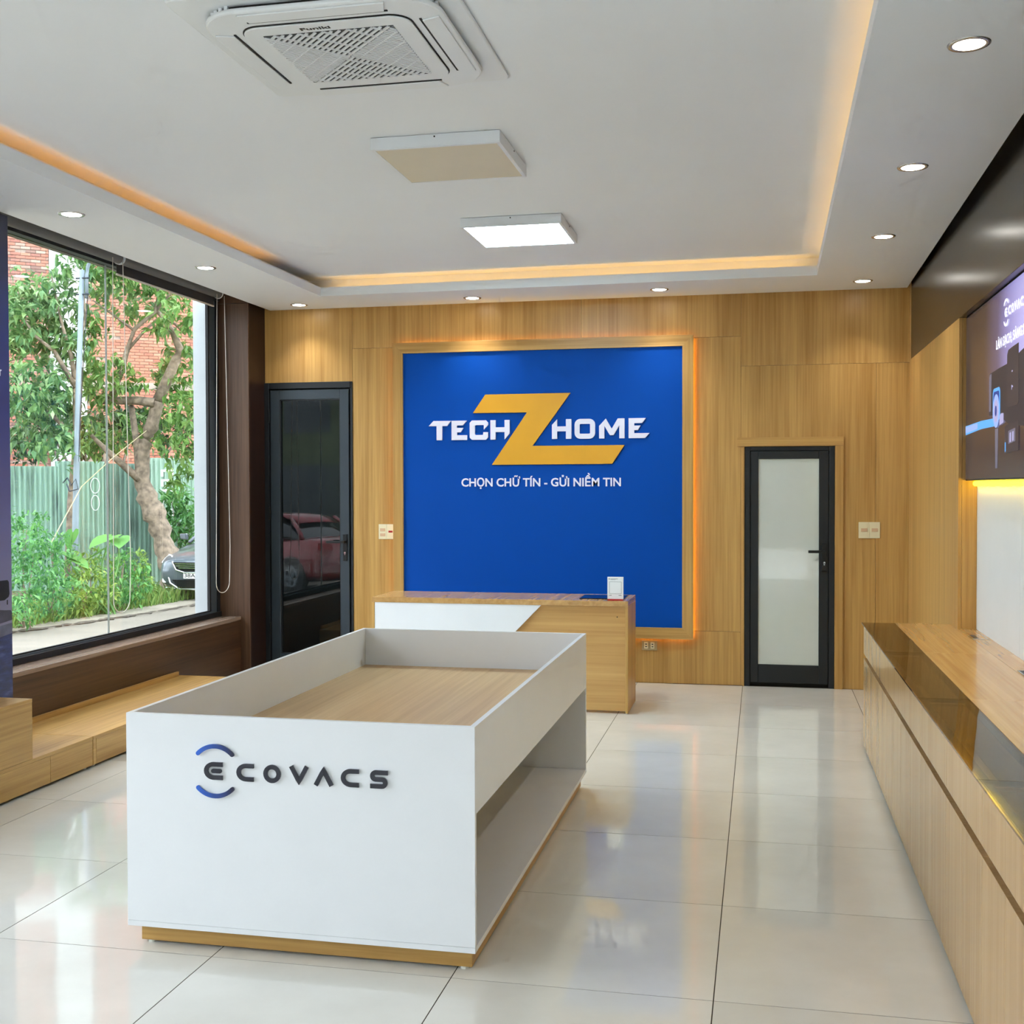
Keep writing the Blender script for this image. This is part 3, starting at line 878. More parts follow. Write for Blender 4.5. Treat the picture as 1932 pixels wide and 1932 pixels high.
# ================================================================== RECEPTION DESK
dx0, dx1, dy0, dy1, dz = -2.643, -0.862, 7.72, 8.20, 0.755
dk = thing('reception_desk', 'oak reception desk with a slanted white front panel below the blue sign', 'desk', ((dx0 + dx1) / 2, (dy0 + dy1) / 2, 0))
obj('desk_top', B(dx0, dx1, dy0, dy1, 0.719, dz), 'oak_top', dk, bevel=0.001)
obj('side_panel', B(dx1 - 0.018, dx1, dy0 + 0.0002, dy1, 0.008, 0.7188), 'oak_v', dk, bevel=0.001)
obj('side_panel', B(dx0, dx0 + 0.018, dy0 + 0.0002, dy1, 0.008, 0.7188), 'oak_v', dk, bevel=0.001)
obj('front_panel', B(dx0 + 0.0182, dx1 - 0.0182, dy0 + 0.022, dy0 + 0.040, 0.018, 0.7186), 'oak_desk', dk)
obj('white_panel', fslab([(dx0 + 0.0184, 0.7184), (-1.449, 0.7184), (-1.618, 0.544), (-2.10, 0.045), (dx0 + 0.0184, 0.045)], dy0 + 0.003, dy0 + 0.0215), 'white', dk, bevel=0.0008)
obj('screw_hole', MB().cyl((-0.936, dy0 + 0.0222, 0.647), 0.0042, 0.0042, 'y', -0.001, 10), 'black', dk)
for fx in (dx0 + 0.009, dx1 - 0.009):
    for fy in (dy0 + 0.03, dy1 - 0.03):
        obj('foot', MB().cyl((fx, fy, 0), 0.010, 0.010, 'z', 0.0078, 12), 'white_foot', dk)

pad = obj('desk_pad', B(-1.205, -0.903, 7.832, 8.10, dz + 0.0002, dz + 0.006), 'dark_plate', bevel=0.001)
tag(pad, 'dark glossy flat pad on the right end of the reception desk top', 'pad')

st = thing('payment_stand', 'small upright white card stand with a red foot on the desk', 'card stand', (-0.951, 7.772, dz))
obj('card', B(-1.005, -0.898, 7.768, 7.774, dz + 0.010, dz + 0.158), 'white_edge', st, bevel=0.0006)
obj('stand_foot', B(-1.003, -0.900, 7.752, 7.800, dz + 0.0003, dz + 0.010), 'red_base', st, bevel=0.001)
obj('print_line', MB().box(-0.985, -0.935, 7.7672, 7.7678, dz + 0.143, dz + 0.1455).box(-0.985, -0.950, 7.7672, 7.7678, dz + 0.138, dz + 0.1395), 'alu_mid', st)
obj('print_spot', MB().cyl((-0.993, 7.7678, dz + 0.1435), 0.0035, 0.0035, 'y', -0.0006, 12), 'black_letter', st)
obj('print_line', MB().box(-0.993, -0.977, 7.7672, 7.7678, dz + 0.033, dz + 0.036).box(-0.930, -0.910, 7.7672, 7.7678, dz + 0.033, dz + 0.036), 'alu_mid', st)
obj('print_frame', MB().box(-0.992, -0.911, 7.7672, 7.7678, dz + 0.124, dz + 0.1255).box(-0.992, -0.911, 7.7672, 7.7678, dz + 0.045, dz + 0.0465).box(-0.992, -0.9905, 7.7672, 7.7678, dz + 0.0465, dz + 0.124).box(-0.9125, -0.911, 7.7672, 7.7678, dz + 0.0465, dz + 0.124), 'alu_mid', st)

# ================================================================== BLUE WALL SIGN
sg = thing('wall_sign', 'large royal blue wall sign in an oak frame with a gold Z', 'sign', (-1.70, YB - 0.04, 0.346))
fx0, fx1, fz0, fz1 = -2.887, -0.504, 0.349, 2.668
bx0, bx1, bz0, bz1 = -2.803, -0.587, 0.435, 2.583
fy0, fy1 = YB - 0.060, YB - 0.030
obj('board', B(bx0 - 0.01, bx1 + 0.01, YB - 0.042, YB - 0.032, bz0 - 0.01, bz1 + 0.01), 'blue', sg)
obj('frame_rail', fslab([(fx0, fz1), (fx1, fz1), (bx1, bz1), (bx0, bz1)], fy0, fy1), 'oak_x', sg, bevel=0.0008)
obj('frame_rail', fslab([(fx0, fz0), (bx0, bz0), (bx1, bz0), (fx1, fz0)], fy0, fy1), 'oak_x', sg, bevel=0.0008)
obj('frame_stile', fslab([(fx0, fz0), (fx0, fz1), (bx0, bz1), (bx0, bz0)], fy0, fy1), 'oak_v', sg, bevel=0.0008)
obj('frame_stile', fslab([(fx1, fz0), (bx1, bz0), (bx1, bz1), (fx1, fz1)], fy0, fy1), 'oak_v', sg, bevel=0.0008)
obj('standoff', MB().box(bx0 - 0.04, bx0 + 0.06, YB - 0.030, YB - 0.0005, bz0 - 0.02, bz1 + 0.02).box(bx1 - 0.06, bx1 + 0.04, YB - 0.030, YB - 0.0005, bz0 - 0.02, bz1 + 0.02).box(bx0 + 0.06, bx1 - 0.06, YB - 0.030, YB - 0.0005, bz1 - 0.06, bz1 + 0.045).box(bx0 + 0.06, bx1 - 0.06, YB - 0.030, YB - 0.0005, bz0 - 0.045, bz0 + 0.06), 'groove', sg)
lm = 'led_sign'
obj('led_tape', B(fx1 - 0.028, fx1 - 0.016, YB - 0.022, YB - 0.012, fz0 + 0.02, fz1 - 0.03), lm, sg)
obj('led_tape', B(fx0 + 0.024, fx0 + 0.030, YB - 0.022, YB - 0.012, fz0 + 0.02, fz1 - 0.03), lm, sg)
obj('led_tape', B(fx0 + 0.03, fx1 - 0.03, YB - 0.022, YB - 0.012, fz1 - 0.030, fz1 - 0.024), lm, sg)
obj('led_tape', B(fx0 + 0.03, fx1 - 0.03, YB - 0.022, YB - 0.012, fz0 + 0.024, fz0 + 0.030), lm, sg)
LY = YB - 0.0565          # lettering front
def put2(name, poly, mat, lab=None):
    o = obj(name, fslab(poly, LY, YB - 0.0422), mat, sg, bevel=0.0006, segs=1)
    if lab: o['label'] = lab
    return o
put2('big_letter', [(-2.126, 2.243), (-1.447, 2.244), (-1.747, 1.836), (-1.027, 1.836), (-1.123, 1.692), (-2.074, 1.690), (-1.791, 2.098), (-2.226, 2.099)], 'gold', 'large gold letter Z')
put2('letter', [(-2.55, 2.041), (-2.405, 2.041), (-2.437, 2.0), (-2.478, 2.0), (-2.478, 1.888), (-2.524, 1.888), (-2.524, 2.0), (-2.589, 2.0)], 'letter')
put2('letter', [(-2.401, 2.041), (-2.275, 2.041), (-2.310, 2.003), (-2.357, 2.003), (-2.357, 1.984), (-2.304, 1.984), (-2.326, 1.949), (-2.357, 1.949), (-2.357, 1.926), (-2.275, 1.926), (-2.275, 1.888), (-2.401, 1.888)], 'letter')
put2('letter', [(-2.235, 2.041), (-2.122, 2.041), (-2.104, 2.022), (-2.104, 2.004), (-2.138, 1.968), (-2.138, 2.000), (-2.143, 2.004), (-2.205, 2.004), (-2.211, 1.998), (-2.211, 1.932), (-2.205, 1.926), (-2.148, 1.926), (-2.143, 1.932), (-2.143, 1.948), (-2.104, 1.948), (-2.104, 1.906), (-2.122, 1.888), (-2.235, 1.888), (-2.253, 1.906), (-2.253, 2.022)], 'letter')
put2('letter', [(-2.085, 2.041), (-2.043, 2.041), (-2.043, 1.985), (-1.971, 1.985), (-1.971, 2.041), (-1.930, 2.041), (-1.930, 1.936), (-1.971, 1.888), (-1.971, 1.947), (-2.043, 1.947), (-2.043, 1.888), (-2.085, 1.888)], 'letter')
put2('letter', [(-1.552, 2.041), (-1.552, 1.985), (-1.483, 1.985), (-1.483, 2.041), (-1.440, 2.041), (-1.440, 1.888), (-1.483, 1.888), (-1.483, 1.947), (-1.552, 1.947), (-1.552, 1.888), (-1.593, 1.888), (-1.593, 1.998)], 'letter')
obj('letter', stroke_mb(round_rect(0.0605, 0.0575, 0.026, 5, -1.335, 1.9645), 0.039, True, lambda u, v, t: (u, LY + t, v), 0.0143), 'letter', sg)
put2('letter', [(-1.172, 2.041), (-1.126, 1.962), (-1.080, 2.041), (-1.027, 2.041), (-1.027, 1.888), (-1.068, 1.888), (-1.068, 1.985), (-1.112, 1.912), (-1.140, 1.912), (-1.183, 1.985), (-1.183, 1.888), (-1.224, 1.888), (-1.224, 1.985)], 'letter')
put2('letter', [(-0.996, 2.041), (-0.863, 2.041), (-0.892, 2.003), (-0.953, 2.003), (-0.953, 1.984), (-0.904, 1.984), (-0.924, 1.949), (-0.953, 1.949), (-0.953, 1.926), (-0.836, 1.926), (-0.870, 1.888), (-0.996, 1.888)], 'letter')
slogan = 'CHỌN CHỮ TÍN - GỬI NIỀM TIN'
def flat(body): return text_mb(body, lambda u, v, t: (u, t, v), 1.0, offset=0.022, depth=1.0)
full_w = max(p[0] for p in flat(slogan).v)
ks, kv = 1.268 / full_w, 0.066 / 0.729
for i_, ch in enumerate(slogan):
    if ch == ' ':
        continue
    m_ = flat(ch)
    right = max(p[0] for p in flat(slogan[:i_ + 1]).v)
    x_ = right - max(p[0] for p in m_.v)
    m_.v = [(-2.324 + (p[0] + x_) * ks, YB - 0.0475 + p[1] * 0.005, 1.521 + p[2] * kv) for p in m_.v]
    obj('slogan_letter', m_, 'letter', sg)

# ================================================================== SWITCHES AND SOCKET
def plate(t, x0, x1, z0, z1, mat='cream'):
    return obj('plate', B(x0, x1, YB - 0.009, YB - 0.0002, z0, z1), mat, t, bevel=0.0015)
t = thing('light_switch', 'cream double switch plate with red indicator left of the blue sign', 'switch', (-2.957, YB, 1.093), 'wall switches')
plate(t, -3.026, -2.957, 1.096, 1.217); plate(t, -2.956, -2.889, 1.096, 1.217)
for z in (1.172, 1.131):
    obj('rocker', B(-3.013, -2.970, YB - 0.0125, YB - 0.009, z - 0.012, z + 0.012), 'peach', t, bevel=0.001)
obj('indicator', B(-2.942, -2.908, YB - 0.0125, YB - 0.009, 1.150, 1.165), 'red', t, bevel=0.001)
t = thing('light_switch', 'cream double switch plate right of the white glass door', 'switch', (0.785, YB, 1.128), 'wall switches')
plate(t, 0.709, 0.7845, 1.129, 1.249); plate(t, 0.7855, 0.861, 1.129, 1.249)
for x in (0.749, 0.8235):
    obj('rocker', B(x - 0.022, x + 0.022, YB - 0.0125, YB - 0.009, 1.178, 1.203), 'peach', t, bevel=0.001)
t = thing('wall_socket', 'beige double power socket low on the oak wall under the sign', 'socket', (-0.840, YB, 0.253))
plate(t, -0.899, -0.781, 0.253, 0.328, 'beige_plate')
for x in (-0.866, -0.817):
    s_ = obj('outlet', B(x - 0.015, x + 0.015, YB - 0.0115, YB - 0.009, 0.266, 0.316), 'cream', t, bevel=0.001)
    for z in (0.281, 0.300):
        obj('slot', B(x - 0.006, x + 0.006, YB - 0.012, YB - 0.0115, z - 0.0035, z + 0.0035), 'black', s_)

# ================================================================== LOW DISPLAY BENCH UNDER THE WINDOW
XBF = -3.537
def bench(y0, y1, label, joints, zt=0.170):
    t = thing('display_bench', label, 'bench', ((XBF - 4.08) / 2, (y0 + y1) / 2, 0), 'low oak benches under the window')
    obj('carcass', B(-4.078, XBF - 0.018, y0 + 0.002, y1 - 0.002, 0.012, zt - 0.018), 'oak_x', t)
    obj('bench_top', B(-4.080, XBF, y0 + 0.0005, y1 - 0.0005, zt - 0.0175, zt), 'oak_y', t, bevel=0.0008)
    js = [y0] + joints + [y1]
    for a, b in zip(js[:-1], js[1:]):
        obj('front_panel', B(XBF - 0.0178, XBF - 0.001, a + 0.0012, b - 0.0012, 0.014, zt - 0.0182), 'oak_y', t, bevel=0.0006)
    for fy in (y0 + 0.04, y1 - 0.04):
        for fx in (-4.0, XBF - 0.03):
            obj('foot', MB().cyl((fx, fy, 0.0), 0.012, 0.012, 'z', 0.0118, 12), 'white_foot', t)
    return t
b1 = bench(3.2, 5.685, 'low oak bench under the window, the half carrying the raised box', [5.30])
b2 = bench(5.688, 7.68, 'low oak bench under the window, the half behind the white table', [5.72, 6.69])
obj('back_lip', B(-4.084, -4.066, 5.69, 7.64, 0.1702, 0.203), 'oak_y', b2, bevel=0.0008)
obj('back_lip', B(-4.084, -4.066, 5.16, 5.684, 0.1702, 0.203), 'oak_y', b1, bevel=0.0008)
sb = thing('display_box', 'oak box raised on the bench at the left edge of the photo', 'box', (-3.70, 4.35, 0.17))
obj('box_top', B(-3.86, XBF, 3.3, 5.152, 0.4535, 0.471), 'oak_y', sb, bevel=0.0008)
obj('box_front', B(XBF - 0.018, XBF - 0.0005, 3.3, 5.1515, 0.1705, 0.4532), 'oak_y', sb, bevel=0.0008)
obj('box_end', B(-3.86, XBF - 0.0185, 5.134, 5.1515, 0.1705, 0.4532), 'oak_x', sb, bevel=0.0008)
obj('box_back', B(-3.86, -3.842, 3.3, 5.1335, 0.1705, 0.4532), 'oak_y', sb)

# ---- printed panel standing behind the box
def banner_mat():
    m, nt, b = new_mat('printed_banner_sea_and_dusk_sky')
    tc = nt.nodes.new('ShaderNodeTexCoord')
    sx = nt.nodes.new('ShaderNodeSeparateXYZ'); nt.links.new(tc.outputs['Object'], sx.inputs[0])
    mr = nt.nodes.new('ShaderNodeMapRange'); mr.inputs['From Min'].default_value = 0.0; mr.inputs['From Max'].default_value = 2.78
    nt.links.new(sx.outputs['Z'], mr.inputs['Value'])
    n = add_noise(nt, 5.0, 4.0, 0.6, vec_scale=(1, 1, 4))
    sky = ramp(nt, mr.outputs[0], [(0.24, lin((128, 124, 150))), (0.40, lin((110, 106, 146))), (0.60, lin((62, 66, 124))), (0.80, lin((20, 38, 96))), (1.0, lin((6, 14, 48)))])
    sea = ramp(nt, n.outputs['Fac'], [(0.35, lin((16, 26, 62))), (0.55, lin((36, 54, 110))), (0.75, lin((92, 108, 156)))])
    lt = nt.nodes.new('ShaderNodeMath'); lt.operation = 'LESS_THAN'; lt.inputs[1].default_value = 0.215
    nt.links.new(mr.outputs[0], lt.inputs[0])
    mx = nt.nodes.new('ShaderNodeMixRGB')
    nt.links.new(lt.outputs[0], mx.inputs['Fac'])
    nt.links.new(sky.outputs['Color'], mx.inputs[1]); nt.links.new(sea.outputs['Color'], mx.inputs[2])
    nt.links.new(mx.outputs[0], b.inputs['Base Color'])
    b.inputs['Roughness'].default_value = 0.35
    return m
M['banner'] = banner_mat()
bn = thing('poster_panel', 'tall navy and lilac printed poster panel at the left edge of the window', 'poster', (-3.90, 4.9, 0.172))
obj('panel_board', B(-3.925, -3.901, 4.3, 5.515, 0.1725, 2.955), 'black', bn, bevel=0.001)
obj('print', B(-3.9008, -3.8995, 4.302, 5.513, 0.175, 2.952), 'banner', bn)
bf = lambda u, v, t: (-3.8990 + t, u, v)
obj('printed_rock', sslab([(5.513, 0.855), (5.50, 0.868), (5.45, 0.872), (5.36, 0.885), (5.20, 0.89), (4.9, 0.86), (4.9, 0.80), (5.3, 0.795), (5.513, 0.815)], -3.8994, -3.8988), plain('printed_slate_rock', (66, 66, 84), 0.4, vary=0.4, vscale=14), bn)
obj('printed_rock', sslab([(5.513, 0.80), (5.3, 0.785), (4.9, 0.79), (4.9, 0.70), (5.25, 0.715), (5.513, 0.745)], -3.8994, -3.8988), plain('printed_grey_rock', (104, 106, 128), 0.4, vary=0.4, vscale=10), bn)
obj('printed_device', sslab([(5.492, 0.955), (5.488, 1.020), (5.475, 1.03), (5.30, 1.03), (5.30, 0.925), (5.45, 0.925), (5.485, 0.94)], -3.8990, -3.8984), 'black', bn)
obj('printed_device_foot', sslab([(5.470, 0.925), (5.478, 0.925), (5.478, 0.900), (5.470, 0.900)], -3.8990, -3.8984), 'black', bn)
obj('printed_letter', sslab([(5.425, 2.137), (5.447, 2.137), (5.447, 2.130), (5.439, 2.130), (5.439, 2.104), (5.433, 2.104), (5.433, 2.130), (5.425, 2.130)], -3.8990, -3.8984), 'letter', bn)

# ================================================================== ROLLER BLINDS
def blind(label, y0, y1, drop, cord_pts):
    t = thing('roller_blind', label, 'blind', (-4.10, (y0 + y1) / 2, 2.9), 'roller blinds at the window')
    obj('fabric_roll', MB().cyl((-4.10, y0, 3.013), 0.037, 0.037, 'y', y1 - y0, 28), 'roll', t, smooth=False)
    if drop:
        obj('fabric', B(-4.135, -4.1325, y0 + 0.01, y1 - 0.01, drop + 0.012, 3.012), 'blind', t)
        obj('bottom_bar', B(-4.141, -4.127, y0 + 0.008, y1 - 0.008, drop, drop + 0.012), 'cord', t, bevel=0.003)
    for yy in (y0 - 0.008, y1 + 0.002):
        obj('bracket', MB().cyl((-4.10, yy, 3.013), 0.041, 0.041, 'y', 0.006, 28).box(-4.125, -4.075, yy, yy + 0.006, 3.013, ZC - 0.001), 'lamp_body', t)
    if cord_pts:
        obj('cord_loop', MB().tube(cord_pts, 0.0028, 6), 'cord', t, smooth=True)
    return t
def loop(x, ya, yb, yc_a, yc_b, zt, zb):
    pts = [(x, ya, zt)]
    for k in range(1, 8):
        s = k / 8
        pts.append((x, ya + (yc_a - ya) * s, zt + (zb + 0.08 - zt) * s))
    cy, ry = (yc_a + yc_b) / 2, (yc_b - yc_a) / 2
    pts += [(x, cy - ry * math.cos(math.pi * i / 12), zb + 0.08 - 0.08 * math.sin(math.pi * i / 12)) for i in range(13)]
    for k in range(7, 0, -1):
        s = k / 8
        pts.append((x + 0.012, yb + (yc_b - yb) * s, zt + (zb + 0.08 - zt) * s))
    pts.append((x + 0.012, yb, zt))
    return pts
blind('grey roller blind rolled up over the window pane nearer the viewer', 5.62, 6.94, None, loop(-4.056, 6.80, 6.90, 6.772, 6.970, 2.99, 0.708))
blind('grey roller blind with a short dark drop by the walnut pillar', 6.965, 8.37, 2.910, loop(-4.056, 8.262, 8.362, 8.214, 8.440, 2.99, 0.706))

# ================================================================== LOW CABINETS ON THE RIGHT
XC = 0.585
ZTOP = 0.725
CABS = [(5.815, 7.045, 'low oak cabinet with smoked glass top at the far end of the right row'),
        (4.570, 5.815, 'low oak cabinet with smoked glass top, second from the far end'),
        (3.325, 4.570, 'low oak cabinet with smoked glass top, third from the far end'),
        (2.080, 3.325, 'low oak cabinet with smoked glass top, nearest the viewer')]
M['smoked_wavy'] = clear_glass('smoked_bronze_display_glass', (0.66, 0.60, 0.52), refl=0.05)
def sagging_pane(x0, x1, y0, y1, z0, z1, ph):
    """a long pane that sags a little across its width, unevenly along its length"""
    nx, ny = 12, 48
    mb = MB()
    def dz(i, j):
        u, yy = i / nx, y0 + (y1 - y0) * j / ny
        sg_ = 0.0007 + 0.00016 * math.sin(yy * 11.0 + ph) + 0.00009 * math.sin(yy * 23.0 + 1.3)
        return -sg_ * (1 - (2 * u - 1) ** 2)
    v = [(x0 + (x1 - x0) * i / nx, y0 + (y1 - y0) * j / ny, z + dz(i, j)) for z in (z0, z1) for j in range(ny + 1) for i in range(nx + 1)]
    off = (nx + 1) * (ny + 1)
    f = []
    for j in range(ny):
        for i in range(nx):
            a = j * (nx + 1) + i
            f += [(a, a + nx + 1, a + nx + 2, a + 1), (off + a, off + a + 1, off + a + nx + 2, off + a + nx + 1)]
    for j in range(ny):
        a = j * (nx + 1); b = a + nx
        f += [(a, off + a, off + a + nx + 1, a + nx + 1), (b, b + nx + 1, off + b + nx + 1, off + b)]
    for i in range(nx):
        a = i; b = ny * (nx + 1) + i
        f += [(a, a + 1, off + a + 1, off + a), (b, off + b, off + b + 1, b + 1)]
    return mb.add(v, f)
for (y0, y1, lab) in CABS:
    t = thing('base_cabinet', lab, 'cabinet', (0.87, (y0 + y1) / 2, 0), 'row of low oak display cabinets')
    n4 = (y1 - y0) / 4
    g = 0.0012
    # carcass
    obj('end_panel', B(XC + 0.0185, 1.060, y1 - 0.018, y1 - 0.0005, 0.013, 0.700), 'oak_cab', t)
    obj('end_panel', B(XC + 0.0185, 1.060, y0 + 0.0005, y0 + 0.018, 0.013, 0.700), 'oak_cab', t)
    obj('base_board', B(XC + 0.0185, 1.060, y0 + 0.0182, y1 - 0.0182, 0.013, 0.031), 'oak_cab', t)
    obj('tray_floor', B(XC + 0.0185, 0.760, y0 + 0.0182, y1 - 0.0182, 0.560, 0.572), 'oak_y', t)
    obj('tray_back', B(0.745, 0.760, y0 + 0.0182, y1 - 0.0182, 0.5722, 0.700), 'oak_y', t)
    obj('handle_channel', B(XC + 0.022, XC + 0.034, y0 + 0.0005, y1 - 0.0005, 0.505, 0.560), 'groove', t)
    for k in range(4):
        obj('door', B(XC, XC + 0.018, y0 + k * n4 + g, y0 + (k + 1) * n4 - g, 0.014, 0.517), 'oak_cab', t, bevel=0.001)
    for k in range(2):
        obj('drawer_front', B(XC, XC + 0.018, y0 + 2 * k * n4 + g, y0 + 2 * (k + 1) * n4 - g, 0.545, 0.713), 'oak_cab', t, bevel=0.001)
    gt = obj('glass_top', sagging_pane(XC - 0.013, 0.757, y0 + 0.0015, y1 - 0.0015, 0.7185, ZTOP, y0), 'smoked_wavy', t, smooth=True)
    gt.data.set_sharp_from_angle(angle=0.6)
    obj('glass_bed', MB().box(XC + 0.003, XC + 0.025, y0 + 0.002, y1 - 0.002, 0.7135, 0.716).box(0.732, 0.757, y0 + 0.002, y1 - 0.002, 0.7135, 0.716).box(XC + 0.025, 0.732, y0 + 0.002, y0 + 0.022, 0.7135, 0.716).box(XC + 0.025, 0.732, y1 - 0.022, y1 - 0.002, 0.7135, 0.716), 'alu_black', t)
    for fy in (y0 + 0.05, y1 - 0.05):
        obj('foot', MB().cyl((XC + 0.04, fy, 0.0), 0.014, 0.014, 'z', 0.0128, 12), 'white_foot', t)
        obj('foot', MB().cyl((1.02, fy, 0.0), 0.014, 0.014, 'z', 0.0128, 12), 'white_foot', t)

ct = thing('countertop', 'long oak countertop behind the smoked glass along the right wall', 'countertop', (0.91, 4.5, 0.702))
obj('top_board', B(0.7585, 1.0635, 5.815, 7.045, 0.7005, ZTOP), 'oak_top', ct, bevel=0.001)
for y0, y1 in ((4.571, 5.8145), (3.326, 4.5705), (2.08, 3.3255)):
    obj('top_board', B(0.7585, 1.0635, y0, y1, 0.7005, ZTOP), 'oak_top', ct, bevel=0.001)
for y0, y1 in ((5.815, 6.820), (4.571, 5.8145), (3.326, 4.5705), (2.08, 3.3255)):
    obj('back_board', B(1.0637, 1.1625, y0, y1, 0.7005, ZTOP), 'oak_top', ct)
for y0, lab in ((6.37, 'far'), (5.14, 'near')):
    gm = thing('cable_grommet', 'white framed cable outlet in the countertop, %s one' % ('the one nearer the far end' if lab == 'far' else 'the one nearer the viewer'), 'cable outlet', (1.105, y0 + 0.09, ZTOP), 'cable outlets in the countertop')
    obj('frame', MB().box(1.070, 1.145, y0, y0 + 0.006, ZTOP + 0.0002, ZTOP + 0.003).box(1.070, 1.145, y0 + 0.164, y0 + 0.170, ZTOP + 0.0002, ZTOP + 0.003).box(1.070, 1.076, y0 + 0.006, y0 + 0.164, ZTOP + 0.0002, ZTOP + 0.003).box(1.139, 1.145, y0 + 0.006, y0 + 0.164, ZTOP + 0.0002, ZTOP + 0.003), 'chrome', gm)
    obj('opening', B(1.076, 1.105, y0 + 0.006, y0 + 0.164, ZTOP + 0.0002, ZTOP + 0.001), 'black', gm)
    obj('lid', B(1.105, 1.139, y0 + 0.006, y0 + 0.164, ZTOP + 0.0002, ZTOP + 0.0022), 'oak_top', gm)

# ================================================================== BACKLIT POSTER ON THE RIGHT WALL
def poster_mat():
    m, nt, b = new_mat('backlit_poster_print')
    tc = nt.nodes.new('ShaderNodeTexCoord')
    sx = nt.nodes.new('ShaderNodeSeparateXYZ'); nt.links.new(tc.outputs['Object'], sx.inputs[0])
    cb = nt.nodes.new('ShaderNodeCombineXYZ')
    nt.links.new(sx.outputs['Y'], cb.inputs[1]); nt.links.new(sx.outputs['Z'], cb.inputs[2])
    d = nt.nodes.new('ShaderNodeVectorMath'); d.operation = 'DISTANCE'
    nt.links.new(cb.outputs[0], d.inputs[0]); d.inputs[1].default_value = (0, 0.15, 0.66)
    r = ramp(nt, d.outputs['Value'], [(0.0, lin((186, 182, 238))), (0.30, lin((138, 134, 190))), (0.52, lin((86, 79, 108))), (0.80, lin((58, 47, 47))), (1.0, lin((54, 43, 42)))])
    sc = nt.nodes.new('ShaderNodeMapRange'); sc.inputs['From Min'].default_value = 0.0; sc.inputs['From Max'].default_value = 1.15
    nt.links.new(d.outputs['Value'], sc.inputs['Value'])
    nt.links.new(sc.outputs[0], r.inputs['Fac'])
    dk_ = nt.nodes.new('ShaderNodeMath'); dk_.operation = 'LESS_THAN'; dk_.inputs[1].default_value = 0.30
    nt.links.new(sx.outputs['Z'], dk_.inputs[0])
    mx = nt.nodes.new('ShaderNodeMixRGB'); mx.inputs[2].default_value = lin((50, 42, 46))
    nt.links.new(dk_.outputs[0], mx.inputs['Fac']); nt.links.new(r.outputs['Color'], mx.inputs[1])
    b.inputs['Base Color'].default_value = (0.01, 0.01, 0.01, 1)
    nt.links.new(mx.outputs[0], b.inputs['Emission Color'])
    b.inputs['Emission Strength'].default_value = 0.62
    b.inputs['Roughness'].default_value = 0.25
    return m
M['poster'] = poster_mat()
for nm, rgb, s in (('p_white', (236, 238, 255), 1.0), ('p_dark', (44, 36, 36), 0.62), ('p_brown', (56, 45, 44), 0.62), ('p_blue', (90, 170, 246), 0.62), ('p_pale', (150, 176, 250), 0.62), ('p_lilac', (168, 164, 206), 0.62), ('p_grey', (104, 100, 116), 0.62), ('p_deep', (34, 60, 140), 0.62)):
    m_ = emit('backlit_' + nm[2:] + '_print', rgb, s); m_.node_tree.nodes['Principled BSDF'].inputs['Base Color'].default_value = (0.01, 0.01, 0.01, 1)
    M[nm] = m_
lbx = thing('lightbox', 'backlit dark poster of a household robot with white lettering on the right wall', 'light box', (1.13, 5.2, 1.545))
obj('case', B(1.103, 1.1615, 3.6, 6.8185, 1.545, 2.4395), 'alu_black', lbx, bevel=0.001)
obj('print', B(1.1005, 1.1028, 3.61, 6.8100, 1.552, 2.432), 'poster', lbx)
PX = 1.1004
def pp(name, poly, mat, lift=0.0, depth=0.0005):
    return obj(name, sslab(poly, PX - lift - depth, PX - lift), mat, lbx)
pp('print_band', [(6.810, 1.843), (6.35, 1.848), (6.00, 1.842), (6.00, 1.803), (6.35, 1.806), (6.810, 1.794)], 'p_blue')
pp('print_band', [(6.810, 1.838), (6.45, 1.842), (6.45, 1.812), (6.810, 1.803)], 'p_pale', 0.0006)
body = [(6.134, 1.862), (6.136, 2.05), (6.12, 2.066), (5.9, 2.072), (5.7, 2.074), (5.3, 2.112), (4.9, 2.12), (4.5, 2.06), (4.45, 1.95), (4.5, 1.80), (5.2, 1.76), (5.68, 1.80), (5.9, 1.85)]
pp('print_body', body, 'p_dark', 0.0006)
pp('print_shine', [(6.132, 1.88), (6.134, 2.05), (6.122, 2.06), (6.075, 2.062), (6.085, 1.88)], 'p_grey', 0.0012)
pp('print_tower', [(5.705, 1.873), (5.703, 2.115), (5.68, 2.133), (5.60, 2.138), (5.46, 2.142), (5.455, 1.885), (5.48, 1.873)], 'p_brown', 0.0018)
pp('print_mark', [(5.605, 1.947), (5.602, 1.968), (5.570, 1.962), (5.570, 1.957), (5.595, 1.957), (5.595, 1.947)], 'p_lilac', 0.0024)
pp('print_mark', arc_pts(5.59, 2.03, 0.012, 0.004, 0, 360, 10)[:-1], 'p_lilac', 0.0024)
pp('print_lens_square', [(p[0], p[1]) for p in round_rect(0.088, 0.078, 0.03, 4, 5.945, 1.905)], 'p_blue', 0.0024)
pp('print_lens_inner', [(p[0], p[1]) for p in round_rect(0.070, 0.062, 0.02, 4, 5.945, 1.905)], 'p_deep', 0.0030)
pp('print_disc', arc_pts(5.945, 1.873, 0.078, 0.080, 0, 360, 28)[:-1], 'p_pale', 0.0036)
pp('print_disc', arc_pts(5.945, 1.873, 0.052, 0.054, 0, 360, 24)[:-1], 'p_lilac', 0.0042)
pp('print_disc', arc_pts(5.945, 1.873, 0.022, 0.026, 0, 360, 20)[:-1], 'p_deep', 0.0048)
pp('print_knob', [(5.86, 1.80), (5.86, 1.845), (5.83, 1.855), (5.77, 1.853), (5.77, 1.81)], 'p_lilac', 0.0036)
pp('print_reflection', [(5.985, 1.79), (5.91, 1.79), (5.925, 1.60), (5.97, 1.60)], 'p_grey', 0.0006)
